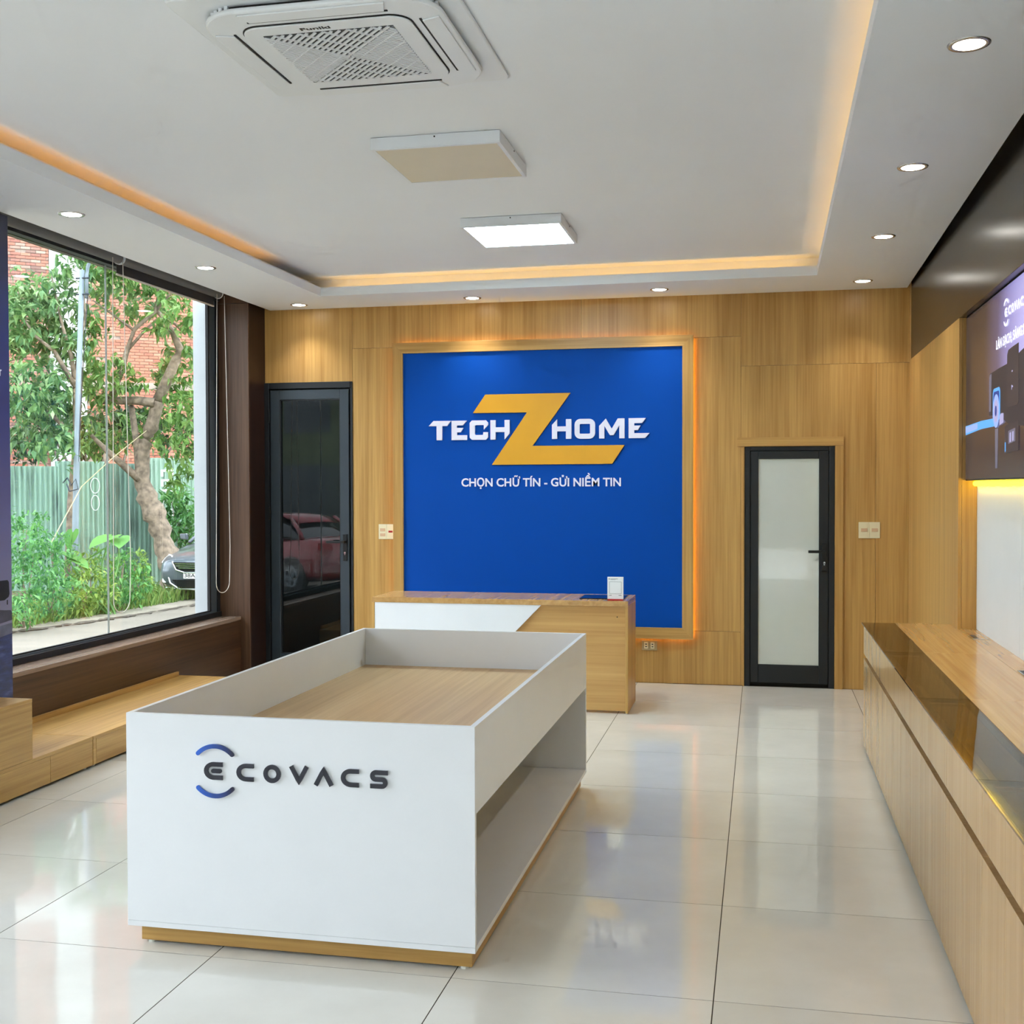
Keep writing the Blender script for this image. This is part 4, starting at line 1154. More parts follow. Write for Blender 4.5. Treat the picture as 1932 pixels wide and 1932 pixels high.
pp('print_gadget', [(5.74, 1.665), (5.745, 1.785), (5.71, 1.795), (5.45, 1.80), (5.45, 1.672)], 'p_brown', 0.0024)
pp('print_gadget', [(5.665, 1.705), (5.665, 1.765), (5.515, 1.772), (5.515, 1.715)], 'p_grey', 0.0030)
pp('print_gadget', [(5.63, 1.713), (5.63, 1.755), (5.60, 1.757), (5.60, 1.714)], 'p_lilac', 0.0036)
pp('print_gadget', [(5.575, 1.716), (5.575, 1.758), (5.545, 1.76), (5.545, 1.718)], 'p_lilac', 0.0036)
pp('print_glow', [(5.735, 1.672), (5.735, 1.715), (5.715, 1.716), (5.715, 1.674)], 'p_blue', 0.0036)
logo(lambda u, v, t: (PX - 0.0030 + t, 5.767 - (u + 1.771), v), 0.0006, lbx, 'p_white', 'p_white', sc=0.72, o=(-1.771, 0.5997 + 0) , prefix='poster')
for o_ in [c for c in lbx.children if c.name.startswith('poster_')]:
    for v in o_.data.vertices:
        v.co.z += 2.312 - 0.5997
obj('poster_lettering', text_mb('LÀN SẠCH, SÁNG B', lambda u, v, t: (PX - 0.0030 + t, 5.958 - u, 2.166 + v), 0.05, offset=0.004, depth=0.0006, fit=0.625, height=0.046), 'p_white', lbx)
lt_ = obj('led_tube', MB().cyl((1.148, 3.62, 1.5285), 0.0145, 0.0145, 'y', 3.16, 14), 'led_yellow')
tag(lt_, 'yellow LED tube under the backlit poster', 'led tube')

# ================================================================== OUTSIDE
ZG = -0.45
M['concrete_road'] = plain('pale_concrete_road', (126, 119, 107), 0.9, vary=0.14, vscale=1.6, bump=0.3, bscale=8)
M['verge_soil'] = plain('verge_soil', (104, 96, 66), 0.95, vary=0.3, vscale=3)
M['kerb'] = plain('broken_concrete_edge', (150, 142, 127), 0.9, vary=0.2, vscale=2.5, bump=0.4, bscale=6)
M['forecourt'] = plain('pale_forecourt_paving', (206, 203, 197), 0.85, vary=0.08, vscale=1.5)  # made paler than the road to bounce daylight onto the ceiling
M['terrace'] = plain('foliage_toned_render', (104, 114, 92), 0.95, vary=0.4, vscale=0.8)  # added facade, toned like foliage so the door mirrors dark green
M['crack'] = plain('dark_road_crack', (92, 86, 76), 0.95, vary=0.3)
M['concrete'] = plain('raw_concrete', (206, 208, 204), 0.9, vary=0.12, vscale=3)
M['pillar_conc'] = plain('pale_painted_concrete', (196, 202, 204), 0.85, vary=0.05, vscale=4)
M['mortar'] = plain('cement_mortar', (176, 160, 146), 0.95, vary=0.2, vscale=3)
M['slab_edge'] = plain('building_slab', (150, 148, 144), 0.9, vary=0.1)
M['bark'] = plain('grey_brown_bark', (140, 124, 106), 0.9, vary=0.55, vscale=11, bump=1.0, bscale=16)
M['galv'] = plain('galvanised_steel', (128, 142, 150), 0.5, 0.2, vary=0.06)
M['wire'] = plain('straw_rope', (176, 166, 126), 0.8, vary=0.1)
M['leaf_tree'] = leaf_mat('tree_leaves', [(70, 110, 52), (104, 146, 70), (132, 168, 86), (88, 130, 66), (156, 186, 108)])
M['leaf_tree2'] = leaf_mat('tree_leaves_bluish', [(64, 106, 66), (98, 144, 84), (140, 176, 108), (84, 128, 74), (172, 200, 142)])
M['leaf_bush'] = leaf_mat('shrub_leaves', [(62, 112, 60), (90, 148, 78), (120, 174, 92), (76, 130, 74)])
M['leaf_bush2'] = leaf_mat('shrub_leaves_yellow', [(96, 132, 56), (130, 164, 74), (160, 186, 92), (84, 124, 60)])
M['leaf_dark'] = leaf_mat('dark_tree_leaves', [(40, 66, 40), (58, 88, 48), (84, 112, 60), (48, 78, 50)])
M['leaf_taro'] = leaf_mat('broad_leaf', [(92, 146, 74), (112, 164, 88)], 0.25)
M['car_glass_far'] = plain('dim_shop_glass', (70, 78, 82), 0.2, vary=0.1)
M['grass'] = leaf_mat('verge_grass', [(84, 124, 56), (116, 152, 72), (150, 178, 92), (134, 148, 80)])

ground = obj('ground', MB().add([(-60, -45, ZG - 0.03), (40, -45, ZG - 0.03), (40, 60, ZG - 0.03), (-60, 60, ZG - 0.03)], [(0, 1, 2, 3)]), 'verge_soil', kind='structure')
tag(ground, 'bare soil beyond the road')
road = obj('road', hslab([(-9.55, -30), (-4.6, -30), (-4.6, 45), (-9.2, 45), (-9.3, 19.0), (-9.6, 16.8), (-9.75, 15.6), (-9.9, 14.0), (-9.7, 8.0)], ZG - 0.03, ZG), 'concrete_road', kind='structure')
tag(road, 'pale concrete road outside the window')
kerb = obj('road_edge', hslab([(-10.8, 13.0), (-9.9, 14.0), (-9.55, 15.4), (-9.35, 16.7), (-9.2, 19.0), (-9.25, 24.0), (-10.9, 24.0), (-10.5, 18.7), (-10.6, 17.0), (-10.75, 15.6)], ZG - 0.03, ZG + 0.03), 'kerb', kind='structure')
tag(kerb, 'broken pale concrete edge between road and shrubs')
cr = [(-10.02, 13.5), (-9.86, 14.06), (-9.70, 14.62), (-9.62, 15.0), (-9.50, 15.45), (-9.44, 15.80), (-9.36, 16.3), (-9.30, 16.8), (-9.22, 17.6), (-9.18, 18.4)]
for k in range(len(cr) - 1):
    (xa, ya), (xb, yb) = cr[k], cr[k + 1]
    pts = [(xa + (xb - xa) * q / 5 + random.uniform(-0.05, 0.05), ya + (yb - ya) * q / 5, ZG + 0.022) for q in range(6)]
    obj('edge_crack', MB().tube(pts, [0.004] + [random.uniform(0.008, 0.026) for _ in range(4)] + [0.004], 5), 'crack', kerb)
forecourt = obj('forecourt', B(-4.6, 40, -30, -1.8, ZG - 0.03, ZG + 0.0), 'forecourt', kind='structure')
tag(forecourt, 'concrete forecourt in front of the shop')
slab = obj('building_base', B(-4.36, 1.34, YF - 0.14, 9.2, ZG - 0.02, -0.062), 'slab_edge', kind='structure')
tag(slab, 'raised concrete base under the shop floor')
pc = obj('concrete_pillar', B(-4.515, -4.345, 8.76, 9.2, ZG - 0.02, 3.4), 'pillar_conc', kind='structure', bevel=0.004)
tag(pc, 'pale concrete pillar just outside the window frame')

# ---- corrugated fence
FD = Vector((0.789, 0.614, 0)); FN = Vector((0.614, -0.789, 0))
F0 = Vector((-14.12, 20.0, 0))
greens = [(136, 166, 147), (116, 150, 132), (152, 178, 160), (104, 132, 118)]
for k, g in enumerate(greens):
    m, nt, b = new_mat('green_painted_sheet_%s' % 'abcd'[k])
    n = add_noise(nt, 6.0, 4.0, 0.6, vec_scale=(1, 1, 0.12))
    r = ramp(nt, n.outputs['Fac'], [(0.28, lin(tuple(c * 0.55 for c in g))), (0.45, lin(g)), (0.75, lin(tuple(min(255, c * 1.12) for c in g)))])
    nt.links.new(r.outputs['Color'], b.inputs['Base Color'])
    b.inputs['Roughness'].default_value = 0.5
    M['sheet%d' % k] = m
fence = thing('fence', 'green corrugated metal sheet fence behind the shrubs', 'fence', tuple(F0 + FD * 2 + Vector((0, 0, ZG))))
def sheet_mb(s0, s1, z0, z1, lift):
    pitch, dep = 0.092, 0.034
    n = int((s1 - s0) / pitch * 4)
    v, f = [], []
    prof = [0.0, 0.0, 1.0, 1.0]
    for i in range(n + 1):
        s = s0 + (s1 - s0) * i / n
        q = F0 + FD * s + FN * (lift + dep * prof[i % 4])
        v += [(q.x, q.y, z0), (q.x, q.y, z1)]
    for i in range(n):
        f.append((2 * i, 2 * i + 2, 2 * i + 3, 2 * i + 1))
    return MB().add(v, f)
s = -4.5
k = 0
tops = [2.02, 1.96, 1.93, 1.95, 1.98, 1.94, 2.04, 2.0, 2.12, 2.1, 2.14, 2.08]
while s < 8.5:
    w = 0.92
    o = obj('sheet', sheet_mb(s, s + w, ZG - 0.02, tops[k % len(tops)], 0.004 * (k % 2)), 'sheet%d' % ((k * 3 + k // 3) % 4), fence, fixn=False)
    sd = o.modifiers.new('solidify', 'SOLIDIFY'); sd.thickness = 0.003
    s += 0.88; k += 1
for z in (0.2, 1.6):
    p0, p1 = F0 + FD * -4.5 - FN * 0.04, F0 + FD * 8.3 - FN * 0.04
    obj('fence_rail', MB().tube([(p0.x, p0.y, z), (p1.x, p1.y, z)], 0.025, 8), 'galv', fence)
def fence_to3(s0, z0):
    def f(u, v, t):
        q = F0 + FD * (s0 + u) + FN * (0.036 - t)
        return (q.x, q.y, z0 + v)
    return f
def s_of(x, yy): return (Vector((x, yy, 0)) - F0).dot(FD)
M['chalk'] = plain('white_stencil_paint', (226, 232, 226), 0.8, vary=0.05)
# rough stencilled zeros and a block letter column
fs = s_of(-12.81, 20.79)
for zc, rx in ((1.56, 0.085), (1.22, 0.075)):
    obj('stencil_mark', stroke_mb(arc_pts(0, zc, rx, 0.15, 0, 360, 20)[:-1], 0.014, True, fence_to3(fs, 0), 0.006), 'chalk', fence)
fs = s_of(-11.71, 21.64)
for zc in (1.80, 1.60, 1.40, 1.20, 1.0):
    obj('stencil_block', stroke_mb([(-0.10, zc - 0.06), (-0.10, zc + 0.06), (0.10, zc + 0.06), (0.10, zc - 0.06)], 0.05, False, fence_to3(fs, 0), 0.006), 'chalk', fence)

# ---- unfinished brick house behind
BD = Vector((0.792, 0.611, 0)); BN = Vector((0.611, -0.792, 0))
B0 = Vector((-17.7, 25.0, 0))
hs = thing('brick_house', 'unfinished bare brick house with concrete columns behind the trees', 'building', tuple(B0 + BD * 2 + Vector((0, 0, ZG))))
def on_house(s, d, z):
    q = B0 + BD * s + BN * d
    return (q.x, q.y, z)
def house_box(s0, s1, d0, d1, z0, z1):
    v = [on_house(s, d, z) for z in (z0, z1) for s, d in ((s0, d0), (s1, d0), (s1, d1), (s0, d1))]
    return MB().add(v, [(0, 3, 2, 1), (4, 5, 6, 7), (0, 1, 5, 4), (1, 2, 6, 5), (2, 3, 7, 6), (3, 0, 4, 7)])
obj('wall_core', house_box(-7, 10, -0.35, -0.03, ZG - 0.02, 14.2), 'mortar', hs)
bt = leaf_mat('clay_brick', [(176, 108, 82), (192, 124, 96), (164, 98, 76), (202, 142, 114), (184, 114, 86)], 0.0)
bt2 = leaf_mat('weathered_clay_brick', [(166, 100, 78), (190, 124, 98), (148, 92, 76), (178, 150, 132), (124, 84, 72)], 0.0)
for (sa, sb_, mt) in ((-7.0, 0.92, bt2), (1.78, 10.0, bt)):
    mb = MB()
    z = 1.2; row = 0
    while z < 13.6:
        s = sa + (0.115 if row % 2 else 0.0)
        while s < sb_ - 0.05:
            e = min(s + 0.215, sb_)
            dd = random.uniform(-0.004, 0.006)
            if random.random() > 0.01:
                v = [on_house(a, d, zz) for zz in (z, z + 0.062) for a, d in ((s, -0.03), (e, -0.03), (e, dd), (s, dd))]
                mb.add(v, [(4, 7, 6, 5), (0, 4, 5, 1), (1, 5, 6, 2), (2, 6, 7, 3), (3, 7, 4, 0)])
            s += 0.228
        z += 0.076; row += 1
    o = obj('bricks', mb, mt, hs, kind='stuff', fixn=True)
obj('column', house_box(0.93, 1.77, -0.03, 0.05, ZG - 0.02, 14.0), 'concrete', hs)
obj('ring_beam', house_box(-5, 10, -0.02, 0.035, 8.6, 9.0), 'concrete', hs)
obj('ring_beam', house_box(1.78, 10, -0.02, 0.03, 4.0, 4.16), 'mortar', hs)

# ---- plants
def add_leaf(mb, p, d, n, L, W):
    """one folded pointed leaf: p base, d direction, n normal"""
    s = d.cross(n)
    if s.length < 1e-4: s = d.cross(Vector((1, 0, 0)))
    s.normalize(); n = s.cross(d)
    pts = [p, p + d * L * 0.35 + s * W + n * W * 0.35, p + d * L * 0.35 - s * W + n * W * 0.35, p + d * L * 0.4, p + d * L - n * L * 0.18]
    mb.add([tuple(q) for q in pts], [(0, 1, 3), (0, 3, 2), (1, 4, 3), (3, 4, 2)])
def rnd_dir(rg):
    while True:
        v = Vector((rg.uniform(-1, 1), rg.uniform(-1, 1), rg.uniform(-1, 1)))
        if 0.1 < v.length < 1: return v.normalized()
def crown(clusters, per, Lr, seed, droop=0.5):
    rg = random.Random(seed)
    mb = MB()
    for (cx, cy, cz, r) in clusters:
        c = Vector((cx, cy, cz))
        n = int(per * (r / 0.5) ** 2)
        k = 0
        while k < n:
            q = rnd_dir(rg)
            base = c + Vector((q.x, q.y, q.z * 0.8)) * r * (rg.random() ** 0.45)
            a0 = rnd_dir(rg); a0.z -= droop * 0.6
            for j in range(5):                           # small sprays of leaves
                d = (a0 + rnd_dir(rg) * 0.9); d.z -= droop * 0.4; d.normalize()
                L = rg.uniform(*Lr)
                up_ = Vector((rg.uniform(-.5, .5), rg.uniform(-.5, .5), 1)).normalized()
                add_leaf(mb, base + rnd_dir(rg) * 0.05, d, up_, L, L * rg.uniform(0.17, 0.25))
                k += 1
    return mb

T1 = thing('tree', 'leaning grey tree with forked trunk in front of the green fence', 'tree', (-10.25, 18.76, ZG), 'trees outside the window')
obj('trunk', MB().tube(*gnarl([(-10.02, 18.80, ZG - 0.02), (-10.12, 18.78, 0.1), (-10.25, 18.76, 0.53), (-10.40, 18.74, 1.03), (-10.62, 18.70, 1.56), (-10.62, 18.71, 2.16), (-10.47, 18.76, 2.59), (-10.35, 18.79, 3.04)], [0.25, 0.20, 0.16, 0.19, 0.165, 0.125, 0.11, 0.10], 77), 12), 'bark', T1, smooth=True)
for pts, r0, r1 in (
    ([(-10.35, 18.79, 3.04), (-10.18, 18.84, 3.46), (-10.04, 18.88, 3.79), (-9.99, 18.89, 3.96), (-10.09, 18.87, 4.21), (-10.26, 18.84, 4.49), (-10.4, 18.82, 4.64)], 0.11, 0.03),
    ([(-10.31, 18.94, 4.5), (-10.11, 18.98, 4.4), (-9.94, 19.01, 4.22)], 0.03, 0.02),
    ([(-10.38, 18.70, 3.0), (-10.67, 18.62, 3.04), (-11.13, 18.52, 3.04), (-11.33, 18.48, 3.03)], 0.085, 0.06),
    ([(-11.13, 18.52, 3.05), (-10.94, 18.58, 3.53), (-10.84, 18.6, 3.9), (-10.72, 18.64, 4.28), (-10.35, 18.72, 4.6), (-10.31, 18.74, 5.02), (-10.43, 18.72, 5.32)], 0.06, 0.018),
    ([(-10.86, 18.62, 3.9), (-10.62, 18.76, 4.24), (-10.36, 18.82, 4.49)], 0.03, 0.02),
    ([(-10.66, 18.70, 1.5), (-10.72, 18.7, 2.29), (-10.82, 18.69, 2.96)], 0.075, 0.05),
    ([(-10.62, 18.62, 1.65), (-11.12, 18.4, 2.16), (-11.39, 18.35, 2.43)], 0.07, 0.03),
    ([(-10.72, 18.62, 4.27), (-11.01, 18.48, 4.51), (-11.37, 18.41, 4.78)], 0.025, 0.012),
    ([(-10.36, 18.74, 4.6), (-10.0, 18.9, 5.1), (-9.8, 18.9, 5.5)], 0.025, 0.012)):
    n = len(pts)
    obj('branch', MB().tube(pts, [r0 + (r1 - r0) * i / (n - 1) for i in range(n)], 8), 'bark', T1, smooth=True)
TREE1_CL = [(-11.03, 18.1, 5.41, 0.5), (-10.82, 18.44, 5.28, 0.55), (-10.51, 18.59, 5.02, 0.5), (-11.58, 19.27, 5.08, 0.45), (-10.49, 19.29, 4.94, 0.5), (-9.8, 18.56, 4.44, 0.5), (-10.12, 19.39, 4.0, 0.45), (-11.25, 18.21, 4.26, 0.35), (-10.2, 19.1, 3.35, 0.45), (-9.64, 18.51, 2.88, 0.5), (-10.92, 18.07, 3.55, 0.4), (-11.97, 19.09, 3.63, 0.45), (-10.68, 18.42, 3.4, 0.3), (-11.18, 18.31, 3.12, 0.35), (-11.44, 19.34, 2.58, 0.45), (-10.65, 19.35, 2.62, 0.5), (-9.83, 18.68, 2.25, 0.5), (-11.94, 19.2, 2.39, 0.4), (-10.33, 18.97, 3.63, 0.3), (-10.94, 19.06, 4.69, 0.3), (-10.19, 18.53, 4.27, 0.22), (-10.28, 19.51, 1.66, 0.35)]
obj('foliage', crown(TREE1_CL, 230, (0.13, 0.21), 3), 'leaf_tree', T1, fixn=False, kind='stuff')
T2 = thing('tree', 'dense leafy tree behind the steel pole at the left of the window', 'tree', (-11.2, 17.66, ZG), 'trees outside the window')
obj('trunk', MB().tube([(-11.45, 17.66, ZG - 0.02), (-11.36, 17.66, 1.3), (-11.25, 17.67, 2.25), (-11.26, 17.68, 3.33)], [0.06, 0.055, 0.05, 0.045], 9), 'bark', T2, smooth=True)
for pts in ([(-11.26, 17.68, 3.30), (-11.33, 17.68, 3.74), (-11.49, 17.66, 4.29), (-11.7, 17.7, 5.1)], [(-11.26, 17.68, 3.3), (-11.3, 17.89, 3.95), (-11.21, 17.92, 4.44), (-11.15, 17.7, 5.2)], [(-11.24, 17.66, 3.2), (-11.49, 17.44, 3.79), (-11.79, 17.38, 4.03), (-12.2, 17.5, 4.5)], [(-11.22, 17.66, 2.3), (-11.7, 17.6, 2.8), (-12.2, 17.9, 3.0)]):
    obj('branch', MB().tube(pts, [0.045, 0.035, 0.025, 0.012][:len(pts)], 7), 'bark', T2, smooth=True)
TREE2_CL = [(-11.55, 17.8, 5.0, 0.4), (-12.32, 17.83, 4.78, 0.65), (-11.76, 18.14, 4.63, 0.6), (-11.87, 17.84, 4.05, 0.65), (-12.46, 17.95, 3.99, 0.6), (-11.74, 16.9, 3.16, 0.7), (-11.57, 17.52, 3.29, 0.6), (-12.21, 18.01, 2.71, 0.6), (-11.45, 17.78, 2.87, 0.5), (-12.44, 17.89, 2.34, 0.5), (-11.21, 17.1, 2.21, 0.45), (-11.15, 17.66, 5.24, 0.4), (-12.09, 17.14, 4.31, 0.5), (-11.85, 17.59, 4.64, 0.5), (-11.31, 17.73, 3.93, 0.4)]
obj('foliage', crown(TREE2_CL, 210, (0.14, 0.22), 4), 'leaf_tree2', T2, fixn=False, kind='stuff')

BUSH = [[(-10.31, 14.86, 0.92, 0.45), (-10.08, 14.58, 0.56, 0.5), (-9.78, 14.21, 0.18, 0.45), (-9.73, 13.89, -0.08, 0.35)], [(-10.37, 15.59, 0.57, 0.4), (-10.05, 15.22, 0.21, 0.4), (-9.93, 14.92, -0.07, 0.35)], [(-10.19, 16.27, 0.25, 0.45), (-9.93, 16.0, -0.05, 0.4), (-9.89, 15.57, -0.13, 0.35)], [(-10.16, 17.14, 0.28, 0.45), (-9.81, 16.77, -0.03, 0.42), (-9.78, 16.35, -0.16, 0.3)], [(-10.28, 17.75, 0.25, 0.32), (-10.0, 17.48, -0.02, 0.3), (-10.05, 17.9, -0.2, 0.22)], [(-11.29, 21.1, 0.84, 0.45999999999999996), (-11.07, 21.16, 1.2, 0.45999999999999996), (-11.0, 21.16, 0.68, 0.45999999999999996), (-11.24, 21.12, 1.31, 0.345)]]
bush_labels = ['bushy dark green shrub beside the poster panel, the leftmost', 'green shrub next to the leftmost shrub, below the slanting rope', 'yellowish shrub below the broad taro leaves', 'green shrub in front of the leaning tree trunk', 'low green shrub beside the grey car', 'big-leaved climbing shrub on the fence above the grey car']
for k, cl in enumerate(BUSH):
    cx = sum(c[0] for c in cl) / len(cl); cy = sum(c[1] for c in cl) / len(cl)
    t = thing('shrub', bush_labels[k], 'shrub', (cx, cy, ZG), 'shrubs along the road edge')
    Lr = (0.14, 0.24) if k == 5 else (0.07, 0.13)
    obj('foliage', crown(cl, 420 if k != 5 else 170, Lr, 20 + k, 0.3), 'leaf_bush2' if k in (2, 4) else 'leaf_bush', t, fixn=False, kind='stuff')
    rg = random.Random(60 + k)
    for q in range(5):
        c = cl[q % len(cl)]
        obj('stem', MB().tube([(cx + rg.uniform(-.1, .1), cy + rg.uniform(-.1, .1), ZG - 0.03), (c[0] + rg.uniform(-.1, .1), c[1] + rg.uniform(-.1, .1), c[2])], [0.016, 0.007], 6), 'bark', t)

T3 = thing('tree', 'dark green tree foliage showing between the fence and the brick house', 'tree', (-13.6, 22.3, ZG), 'trees outside the window')
TREE3_CL = [(-15.0, 21.57, 2.46, 0.55), (-14.65, 22.06, 2.75, 0.65), (-14.16, 22.37, 2.7, 0.6), (-13.77, 22.86, 2.84, 0.6), (-13.27, 23.08, 3.01, 0.55), (-12.86, 23.47, 2.91, 0.6), (-12.44, 23.76, 2.75, 0.6), (-14.91, 21.81, 3.3, 0.5), (-13.94, 22.61, 2.43, 0.5)]
obj('trunk', MB().tube([(-13.6, 22.3, ZG - 0.03), (-13.6, 22.3, 1.4), (-13.5, 22.4, 2.6)], [0.12, 0.1, 0.05], 8), 'bark', T3, smooth=True)
for c in TREE3_CL:
    obj('branch', MB().tube([(-13.6, 22.3, 1.2), ((c[0] - 13.6) / 2, (c[1] + 22.3) / 2, 1.7), c[:3]], [0.05, 0.035, 0.015], 6), 'bark', T3)
obj('foliage', crown(TREE3_CL, 200, (0.14, 0.22), 31), 'leaf_dark', T3, fixn=False, kind='stuff')

for loc_, lab_ in (((-12.6, -8.2, ZG), 'leafy street tree behind the crimson car, the nearer one'), ((-14.6, -13.5, ZG), 'leafy street tree behind the crimson car, the farther one')):
    tc_ = copy_tree(T2)
    tc_.location = loc_; tc_.scale = (1.35, 1.35, 1.1); tc_.rotation_euler = (0, 0, 1.1 + loc_[1])
    tag(tc_, lab_, 'tree', 'street trees across the road')

# broad taro leaves
TP = [(-9.97, 16.36, 0.71), (-9.78, 16.51, 0.69), (-10.34, 16.07, 0.74), (-10.26, 15.87, 0.49), (-10.09, 15.9, 0.4), (-10.03, 16.24, 0.5)]
taro = thing('taro_plant', 'taro plant with huge heart-shaped leaves among the shrubs', 'plant', (-9.9, 16.2, ZG))
def heart(L, W):
    pts = [(0, 0.0), (-0.28 * W, -0.22 * L), (-0.75 * W, -0.18 * L), (-1.0 * W, 0.08 * L), (-0.86 * W, 0.38 * L), (-0.45 * W, 0.72 * L), (0, 1.0 * L), (0.45 * W, 0.72 * L), (0.86 * W, 0.38 * L), (1.0 * W, 0.08 * L), (0.75 * W, -0.18 * L), (0.28 * W, -0.22 * L)]
    return pts
for k, (p, L, az, tl) in enumerate(zip(TP, (0.50, 0.42, 0.30, 0.40, 0.36, 0.34), (100, 60, 200, -20, 20, 150), (0.25, 0.3, 1.1, 0.4, 0.35, 0.5))):
    a = math.radians(az)
    d = Vector((math.cos(a) * math.cos(tl), math.sin(a) * math.cos(tl) * -1, -math.sin(tl)))
    sdir = d.cross(Vector((0, 0, 1))).normalized(); nn = sdir.cross(d)
    pp_ = Vector(p)
    hp = heart(L, L * 0.42)
    v = [tuple(pp_ + d * (q[1] - 0.35 * L) + sdir * q[0] + nn * (0.10 * abs(q[0]) - 0.25 * (q[1] / L) ** 2 * L * 0.3)) for q in hp]
    mid = [tuple(pp_ + d * (0.3 * L - 0.35 * L) - nn * 0.02)]
    nf = len(hp)
    lf = obj('leaf', MB().add(v + mid, [(i, (i + 1) % nf, nf) for i in range(nf)]), 'leaf_taro', taro, fixn=False, smooth=True)
    obj('stalk', MB().tube([(-9.9 + 0.05 * k, 16.2, ZG - 0.03), (p[0] - 0.05, p[1] + 0.05, p[2] * 0.5), tuple(pp_ - d * 0.3 * L)], [0.018, 0.013, 0.008], 6), 'leaf_taro', taro)

# verge grass
rg = random.Random(9)
mb = MB()
for k in range(5200):
    yy = rg.uniform(13.0, 19.2)
    xe = -9.45 - 0.10 * (18.8 - yy) if yy > 14.5 else -9.9
    x = xe - 0.15 - abs(rg.gauss(0, 0.8))
    h = rg.uniform(0.10, 0.32)
    a = rg.uniform(0, 6.28); w = rg.uniform(0.006, 0.012)
    ox, oy = math.cos(a) * w, math.sin(a) * w
    lx, ly = rg.uniform(-.12, .12), rg.uniform(-.12, .12)
    mb.add([(x - ox, yy - oy, ZG), (x + ox, yy + oy, ZG), (x + lx * .5 + ox * .7, yy + ly * .5 + oy * .7, ZG + h * .7), (x + lx, yy + ly, ZG + h)], [(0, 1, 2), (0, 2, 3)])
tag(obj('verge_grass', mb, 'grass', fixn=False), 'uncut green grass along the road edge', 'grass', kind='stuff')

# ---- steel pole with a bent top, and a rope tied to it
pl_ = thing('street_pole', 'pale galvanised steel pole with a hooked top in front of the tree', 'pole', (-10.95, 17.05, ZG))
obj('pole', MB().tube([(-10.95, 17.05, ZG - 0.03), (-10.91, 17.09, 0.84), (-10.88, 17.14, 2.70), (-10.81, 17.20, 5.06)], [0.055, 0.052, 0.046, 0.040], 14), 'galv', pl_, smooth=True)
obj('hook_arm', MB().tube([(-10.74, 17.21, 4.60), (-10.735, 17.21, 4.98), (-10.71, 17.22, 5.14), (-10.65, 17.24, 5.24), (-10.56, 17.26, 5.285), (-10.46, 17.28, 5.28)], 0.030, 10), 'galv', pl_, smooth=True)
for z in (4.66, 4.92):
    obj('clamp', MB().tube([(-10.90, 17.16, z), (-10.68, 17.19, z + 0.005)], 0.014, 6), 'alu_dark', pl_)
obj('cable', MB().tube([(-10.71, 17.2, 4.66), (-10.74, 17.19, 4.3), (-10.80, 17.17, 3.4), (-10.83, 17.12, 2.4), (-10.87, 17.10, 1.6)], 0.008, 6), 'alu_black', pl_)
obj('rope_knot', MB().tube([(-11.1, 17.05, 1.60), (-11.0, 17.02, 1.68), (-10.92, 17.0, 1.56), (-10.85, 17.02, 1.66), (-10.82, 17.04, 1.50), (-10.95, 17.0, 1.46), (-11.0, 17.0, 1.58)], 0.011, 6), 'alu_dark', pl_)
tag(obj('rope', MB().tube([(-10.40, 15.66, 0.70), (-10.72, 16.98, 1.54), (-10.62, 17.79, 2.04), (-10.48, 18.6, 2.51)], 0.0075, 6), 'wire'), 'thin straw-coloured rope slanting from tree to shrubs past the pole', 'rope')

# ---- unseen terrace added behind the viewer to cut the front daylight
op = bpy.data.objects.new('daylight_cut_terrace', None); C.objects.link(op); op.location = (-4, -20, ZG)
tag(op, 'plain unseen terrace added behind the viewer to cut front daylight', kind='structure')
obj('facade', B(-22, 14, -24, -20, ZG - 0.02, 8.2), 'terrace', op)
for k in range(9):
    x = -20.5 + k * 3.8
    wf = obj('shop_front', B(x, x + 2.8, -20.02, -19.98, ZG + 0.05, 2.3), 'car_glass_far', op)
    obj('window', B(x + 0.5, x + 2.2, -20.02, -19.98, 3.4, 5.0), 'car_glass_far', op)

# ---- cars
M['car_grey'] = plain('graphite_car_paint', (104, 113, 121), 0.28, 0.35, vary=0.03, coat=1.0)
M['car_red'] = plain('crimson_car_paint', (150, 26, 40), 0.28, 0.3, vary=0.03, coat=1.0)
M['car_glass'] = plain('dark_car_glass', (24, 30, 34), 0.04, spec=0.8, vary=0.1)
M['tyre'] = plain('black_tyre', (22, 22, 23), 0.85, vary=0.15)
M['lamp_glass'] = plain('clear_headlamp', (236, 241, 244), 0.12, 0.0, vary=0.08, coat=1.0)
M['number_plate'] = plain('white_number_plate', (232, 234, 230), 0.5, vary=0.02)
def loft(secs):
    mb = MB()
    n = len(secs[0])
    v = [p for s_ in secs for p in s_]
    f = []
    for i in range(len(secs) - 1):
        for k in range(n):
            f.append((i * n + k, i * n + (k + 1) % n, (i + 1) * n + (k + 1) % n, (i + 1) * n + k))
    f.append(tuple(range(n - 1, -1, -1))); f.append(tuple((len(secs) - 1) * n + k for k in range(n)))
    return mb.add(v, f)
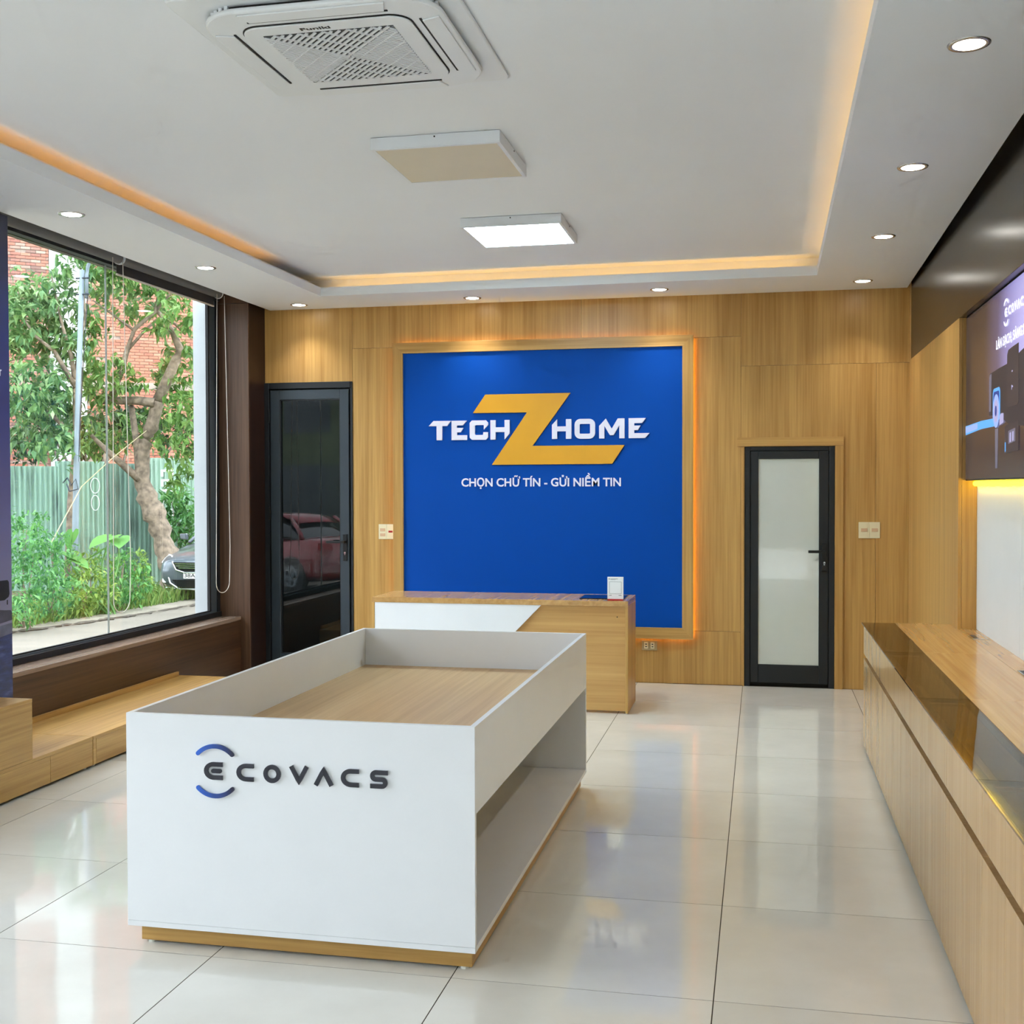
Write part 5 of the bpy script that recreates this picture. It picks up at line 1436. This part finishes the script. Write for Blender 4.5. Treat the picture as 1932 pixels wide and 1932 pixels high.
def sedan(label, paint, loc, rz, reg=None):
    t = thing('car', label, 'car', (0, 0, 0))
    secs = []
    for yy, w, zb, zt in ((-2.13, 0.60, 0.34, 0.62), (-2.06, 0.74, 0.22, 0.72), (-1.85, 0.82, 0.18, 0.80), (-1.35, 0.85, 0.17, 0.90), (-0.92, 0.86, 0.17, 0.97), (0.0, 0.86, 0.17, 0.96), (0.95, 0.86, 0.17, 0.98), (1.5, 0.85, 0.18, 1.04), (1.95, 0.81, 0.24, 1.03), (2.12, 0.72, 0.34, 0.92)):
        half = [(0.0, zb), (w * 0.85, zb), (w * 0.98, zb + 0.12), (w, zb + (zt - zb) * 0.55), (w * 0.95, zt - 0.07), (w * 0.80, zt - 0.01), (w * 0.4, zt + 0.015)]
        ring = [(x, yy, z) for x, z in half] + [(0.0, yy, zt + 0.02)] + [(-x, yy, z) for x, z in half[:0:-1]]
        secs.append(ring)
    o = obj('body', loft(secs), paint, t, smooth=True)
    ss = o.modifiers.new('subsurf', 'SUBSURF'); ss.levels = 2; ss.render_levels = 2
    gs = []
    for yy, w0, w1, zt in ((-1.02, 0.70, 0.66, 0.965), (-0.30, 0.76, 0.56, 1.40), (0.15, 0.77, 0.56, 1.465), (0.75, 0.77, 0.55, 1.44), (1.35, 0.72, 0.56, 1.12), (1.55, 0.68, 0.6, 1.03)):
        half = [(0.0, 0.92), (w0, 0.92), ((w0 + w1) / 2 + 0.03, (0.93 + zt) / 2), (w1, zt - 0.03)]
        gs.append([(x, yy, z) for x, z in half] + [(0.0, yy, zt)] + [(-x, yy, z) for x, z in half[:0:-1]])
    o = obj('windows', loft(gs), 'car_glass', t, smooth=True)
    ss = o.modifiers.new('subsurf', 'SUBSURF'); ss.levels = 1; ss.render_levels = 2
    rs = []
    for yy, w, z in ((-0.42, 0.54, 1.36), (-0.2, 0.55, 1.435), (0.2, 0.555, 1.475), (0.8, 0.545, 1.445), (1.1, 0.53, 1.31)):
        rs.append([(-w, yy, z - 0.045), (-w * 0.6, yy, z - 0.004), (0, yy, z + 0.008), (w * 0.6, yy, z - 0.004), (w, yy, z - 0.045), (w * 0.6, yy, z - 0.02), (0, yy, z - 0.015), (-w * 0.6, yy, z - 0.02)])
    obj('roof', loft(rs), paint, t, smooth=True)
    for sx in (-1, 1):
        obj('pillar', MB().tube([(sx * 0.70, -1.05, 0.95), (sx * 0.62, -0.68, 1.18), (sx * 0.55, -0.33, 1.39)], 0.028, 8), paint, t, smooth=True)
        obj('pillar', MB().tube([(sx * 0.76, 0.25, 0.95), (sx * 0.66, 0.25, 1.2), (sx * 0.555, 0.22, 1.44)], 0.03, 8), paint, t, smooth=True)
        obj('pillar', MB().tube([(sx * 0.70, 1.5, 1.0), (sx * 0.62, 1.28, 1.18), (sx * 0.54, 0.95, 1.39)], 0.04, 8), paint, t, smooth=True)
        mr = obj('mirror', MB().add(*(lambda m: (m.v, m.f))(loft([[(sx * 0.88, -0.80 + q, 0.98 + 0), (sx * 1.03, -0.78 + q, 0.99), (sx * 1.04, -0.78 + q, 1.09), (sx * 0.90, -0.80 + q, 1.10)] for q in (0.0, 0.09)]))), paint, t, bevel=0.02)
        for yy in (-1.32, 1.33):
            wv = obj('wheel', MB().cyl((sx * 0.66, yy, 0.31), 0.31, 0.31, 'x', sx * 0.19, 28), 'tyre', t, bevel=0.03)
            obj('rim', MB().cyl((sx * 0.852, yy, 0.31), 0.20, 0.19, 'x', sx * 0.006, 20), 'galv', wv)
            for q in range(5):
                a = 2 * math.pi * q / 5
                obj('spoke_gap', MB().cyl((sx * 0.857, yy + 0.12 * math.cos(a), 0.31 + 0.12 * math.sin(a)), 0.045, 0.04, 'x', sx * 0.004, 10), 'tyre', wv)
            obj('wheel_arch', MB().cyl((sx * 0.80, yy, 0.33), 0.365, 0.365, 'x', sx * 0.052, 28), 'alu_black', t)
        hl = obj('headlamp', loft([[(sx * 0.46, -2.04, 0.66), (sx * 0.60, -2.06, 0.60), (sx * 0.76, -1.95, 0.64), (sx * 0.82, -1.72, 0.74), (sx * 0.72, -1.80, 0.79), (sx * 0.56, -1.97, 0.76)], [(sx * 0.46, -1.9, 0.66), (sx * 0.60, -1.9, 0.60), (sx * 0.72, -1.85, 0.64), (sx * 0.78, -1.68, 0.74), (sx * 0.70, -1.72, 0.79), (sx * 0.56, -1.85, 0.76)]]), 'lamp_glass', t, bevel=0.01)
        obj('fog_lamp', MB().cyl((sx * 0.64, -2.02, 0.345), 0.05, 0.045, 'y', -0.05, 14), 'lamp_glass', t)
        obj('bumper_trim', MB().tube([(sx * 0.55, -2.09, 0.40), (sx * 0.50, -2.12, 0.30), (sx * 0.36, -2.14, 0.22)], 0.018, 7), 'chrome', t)
        obj('tail_lamp', loft([[(sx * 0.50, 2.06, 0.80), (sx * 0.76, 1.98, 0.82), (sx * 0.76, 1.98, 0.95), (sx * 0.52, 2.06, 0.93)], [(sx * 0.50, 2.12, 0.80), (sx * 0.78, 2.02, 0.82), (sx * 0.78, 2.02, 0.95), (sx * 0.52, 2.12, 0.93)]]), 'red_base', t)
    gr = obj('grille', fslab([(-0.44, 0.66), (0.44, 0.66), (0.36, 0.54), (0.22, 0.50), (-0.22, 0.50), (-0.36, 0.54)], -2.150, -2.05), 'black', t)
    for z, hw in ((0.635, 0.40), (0.60, 0.38), (0.565, 0.33)):
        obj('grille_bar', B(-hw, hw, -2.158, -2.150, z - 0.006, z + 0.006), 'chrome', gr)
    obj('grille_surround', MB().tube([(-0.46, -2.13, 0.67), (-0.38, -2.15, 0.53), (-0.22, -2.158, 0.485), (0.22, -2.158, 0.485), (0.38, -2.15, 0.53), (0.46, -2.13, 0.67)], 0.016, 7), 'chrome', t)
    obj('lower_grille', fslab([(-0.46, 0.36), (0.46, 0.36), (0.34, 0.24), (-0.34, 0.24)], -2.148, -2.05), 'black', t)
    obj('bumper_strip', MB().tube([(-0.62, -2.05, 0.215), (-0.3, -2.135, 0.20), (0.3, -2.135, 0.20), (0.62, -2.05, 0.215)], 0.016, 7), 'chrome', t)
    if reg:
        npl = obj('number_plate', B(-0.235, 0.235, -2.170, -2.158, 0.385, 0.495), 'number_plate', t, bevel=0.004)
        obj('plate_lettering', text_mb(reg, lambda u, v, tt: (-0.215 + u, -2.1725 + tt, 0.408 + v), 0.1, offset=0.01, depth=0.002, fit=0.055 * len(reg), height=0.066), 'black', npl)
    t.location = loc; t.rotation_euler = (0, 0, rz)
    return t
sedan('graphite grey car parked facing the window, partly behind the pillar', 'car_grey', (-9.40, 20.45, ZG + 0.03), 0.0, '38A 1')
sedan('crimson car parked across the road, mirrored in the dark glass door', 'car_red', (-9.3, -3.6, ZG), math.radians(-62))
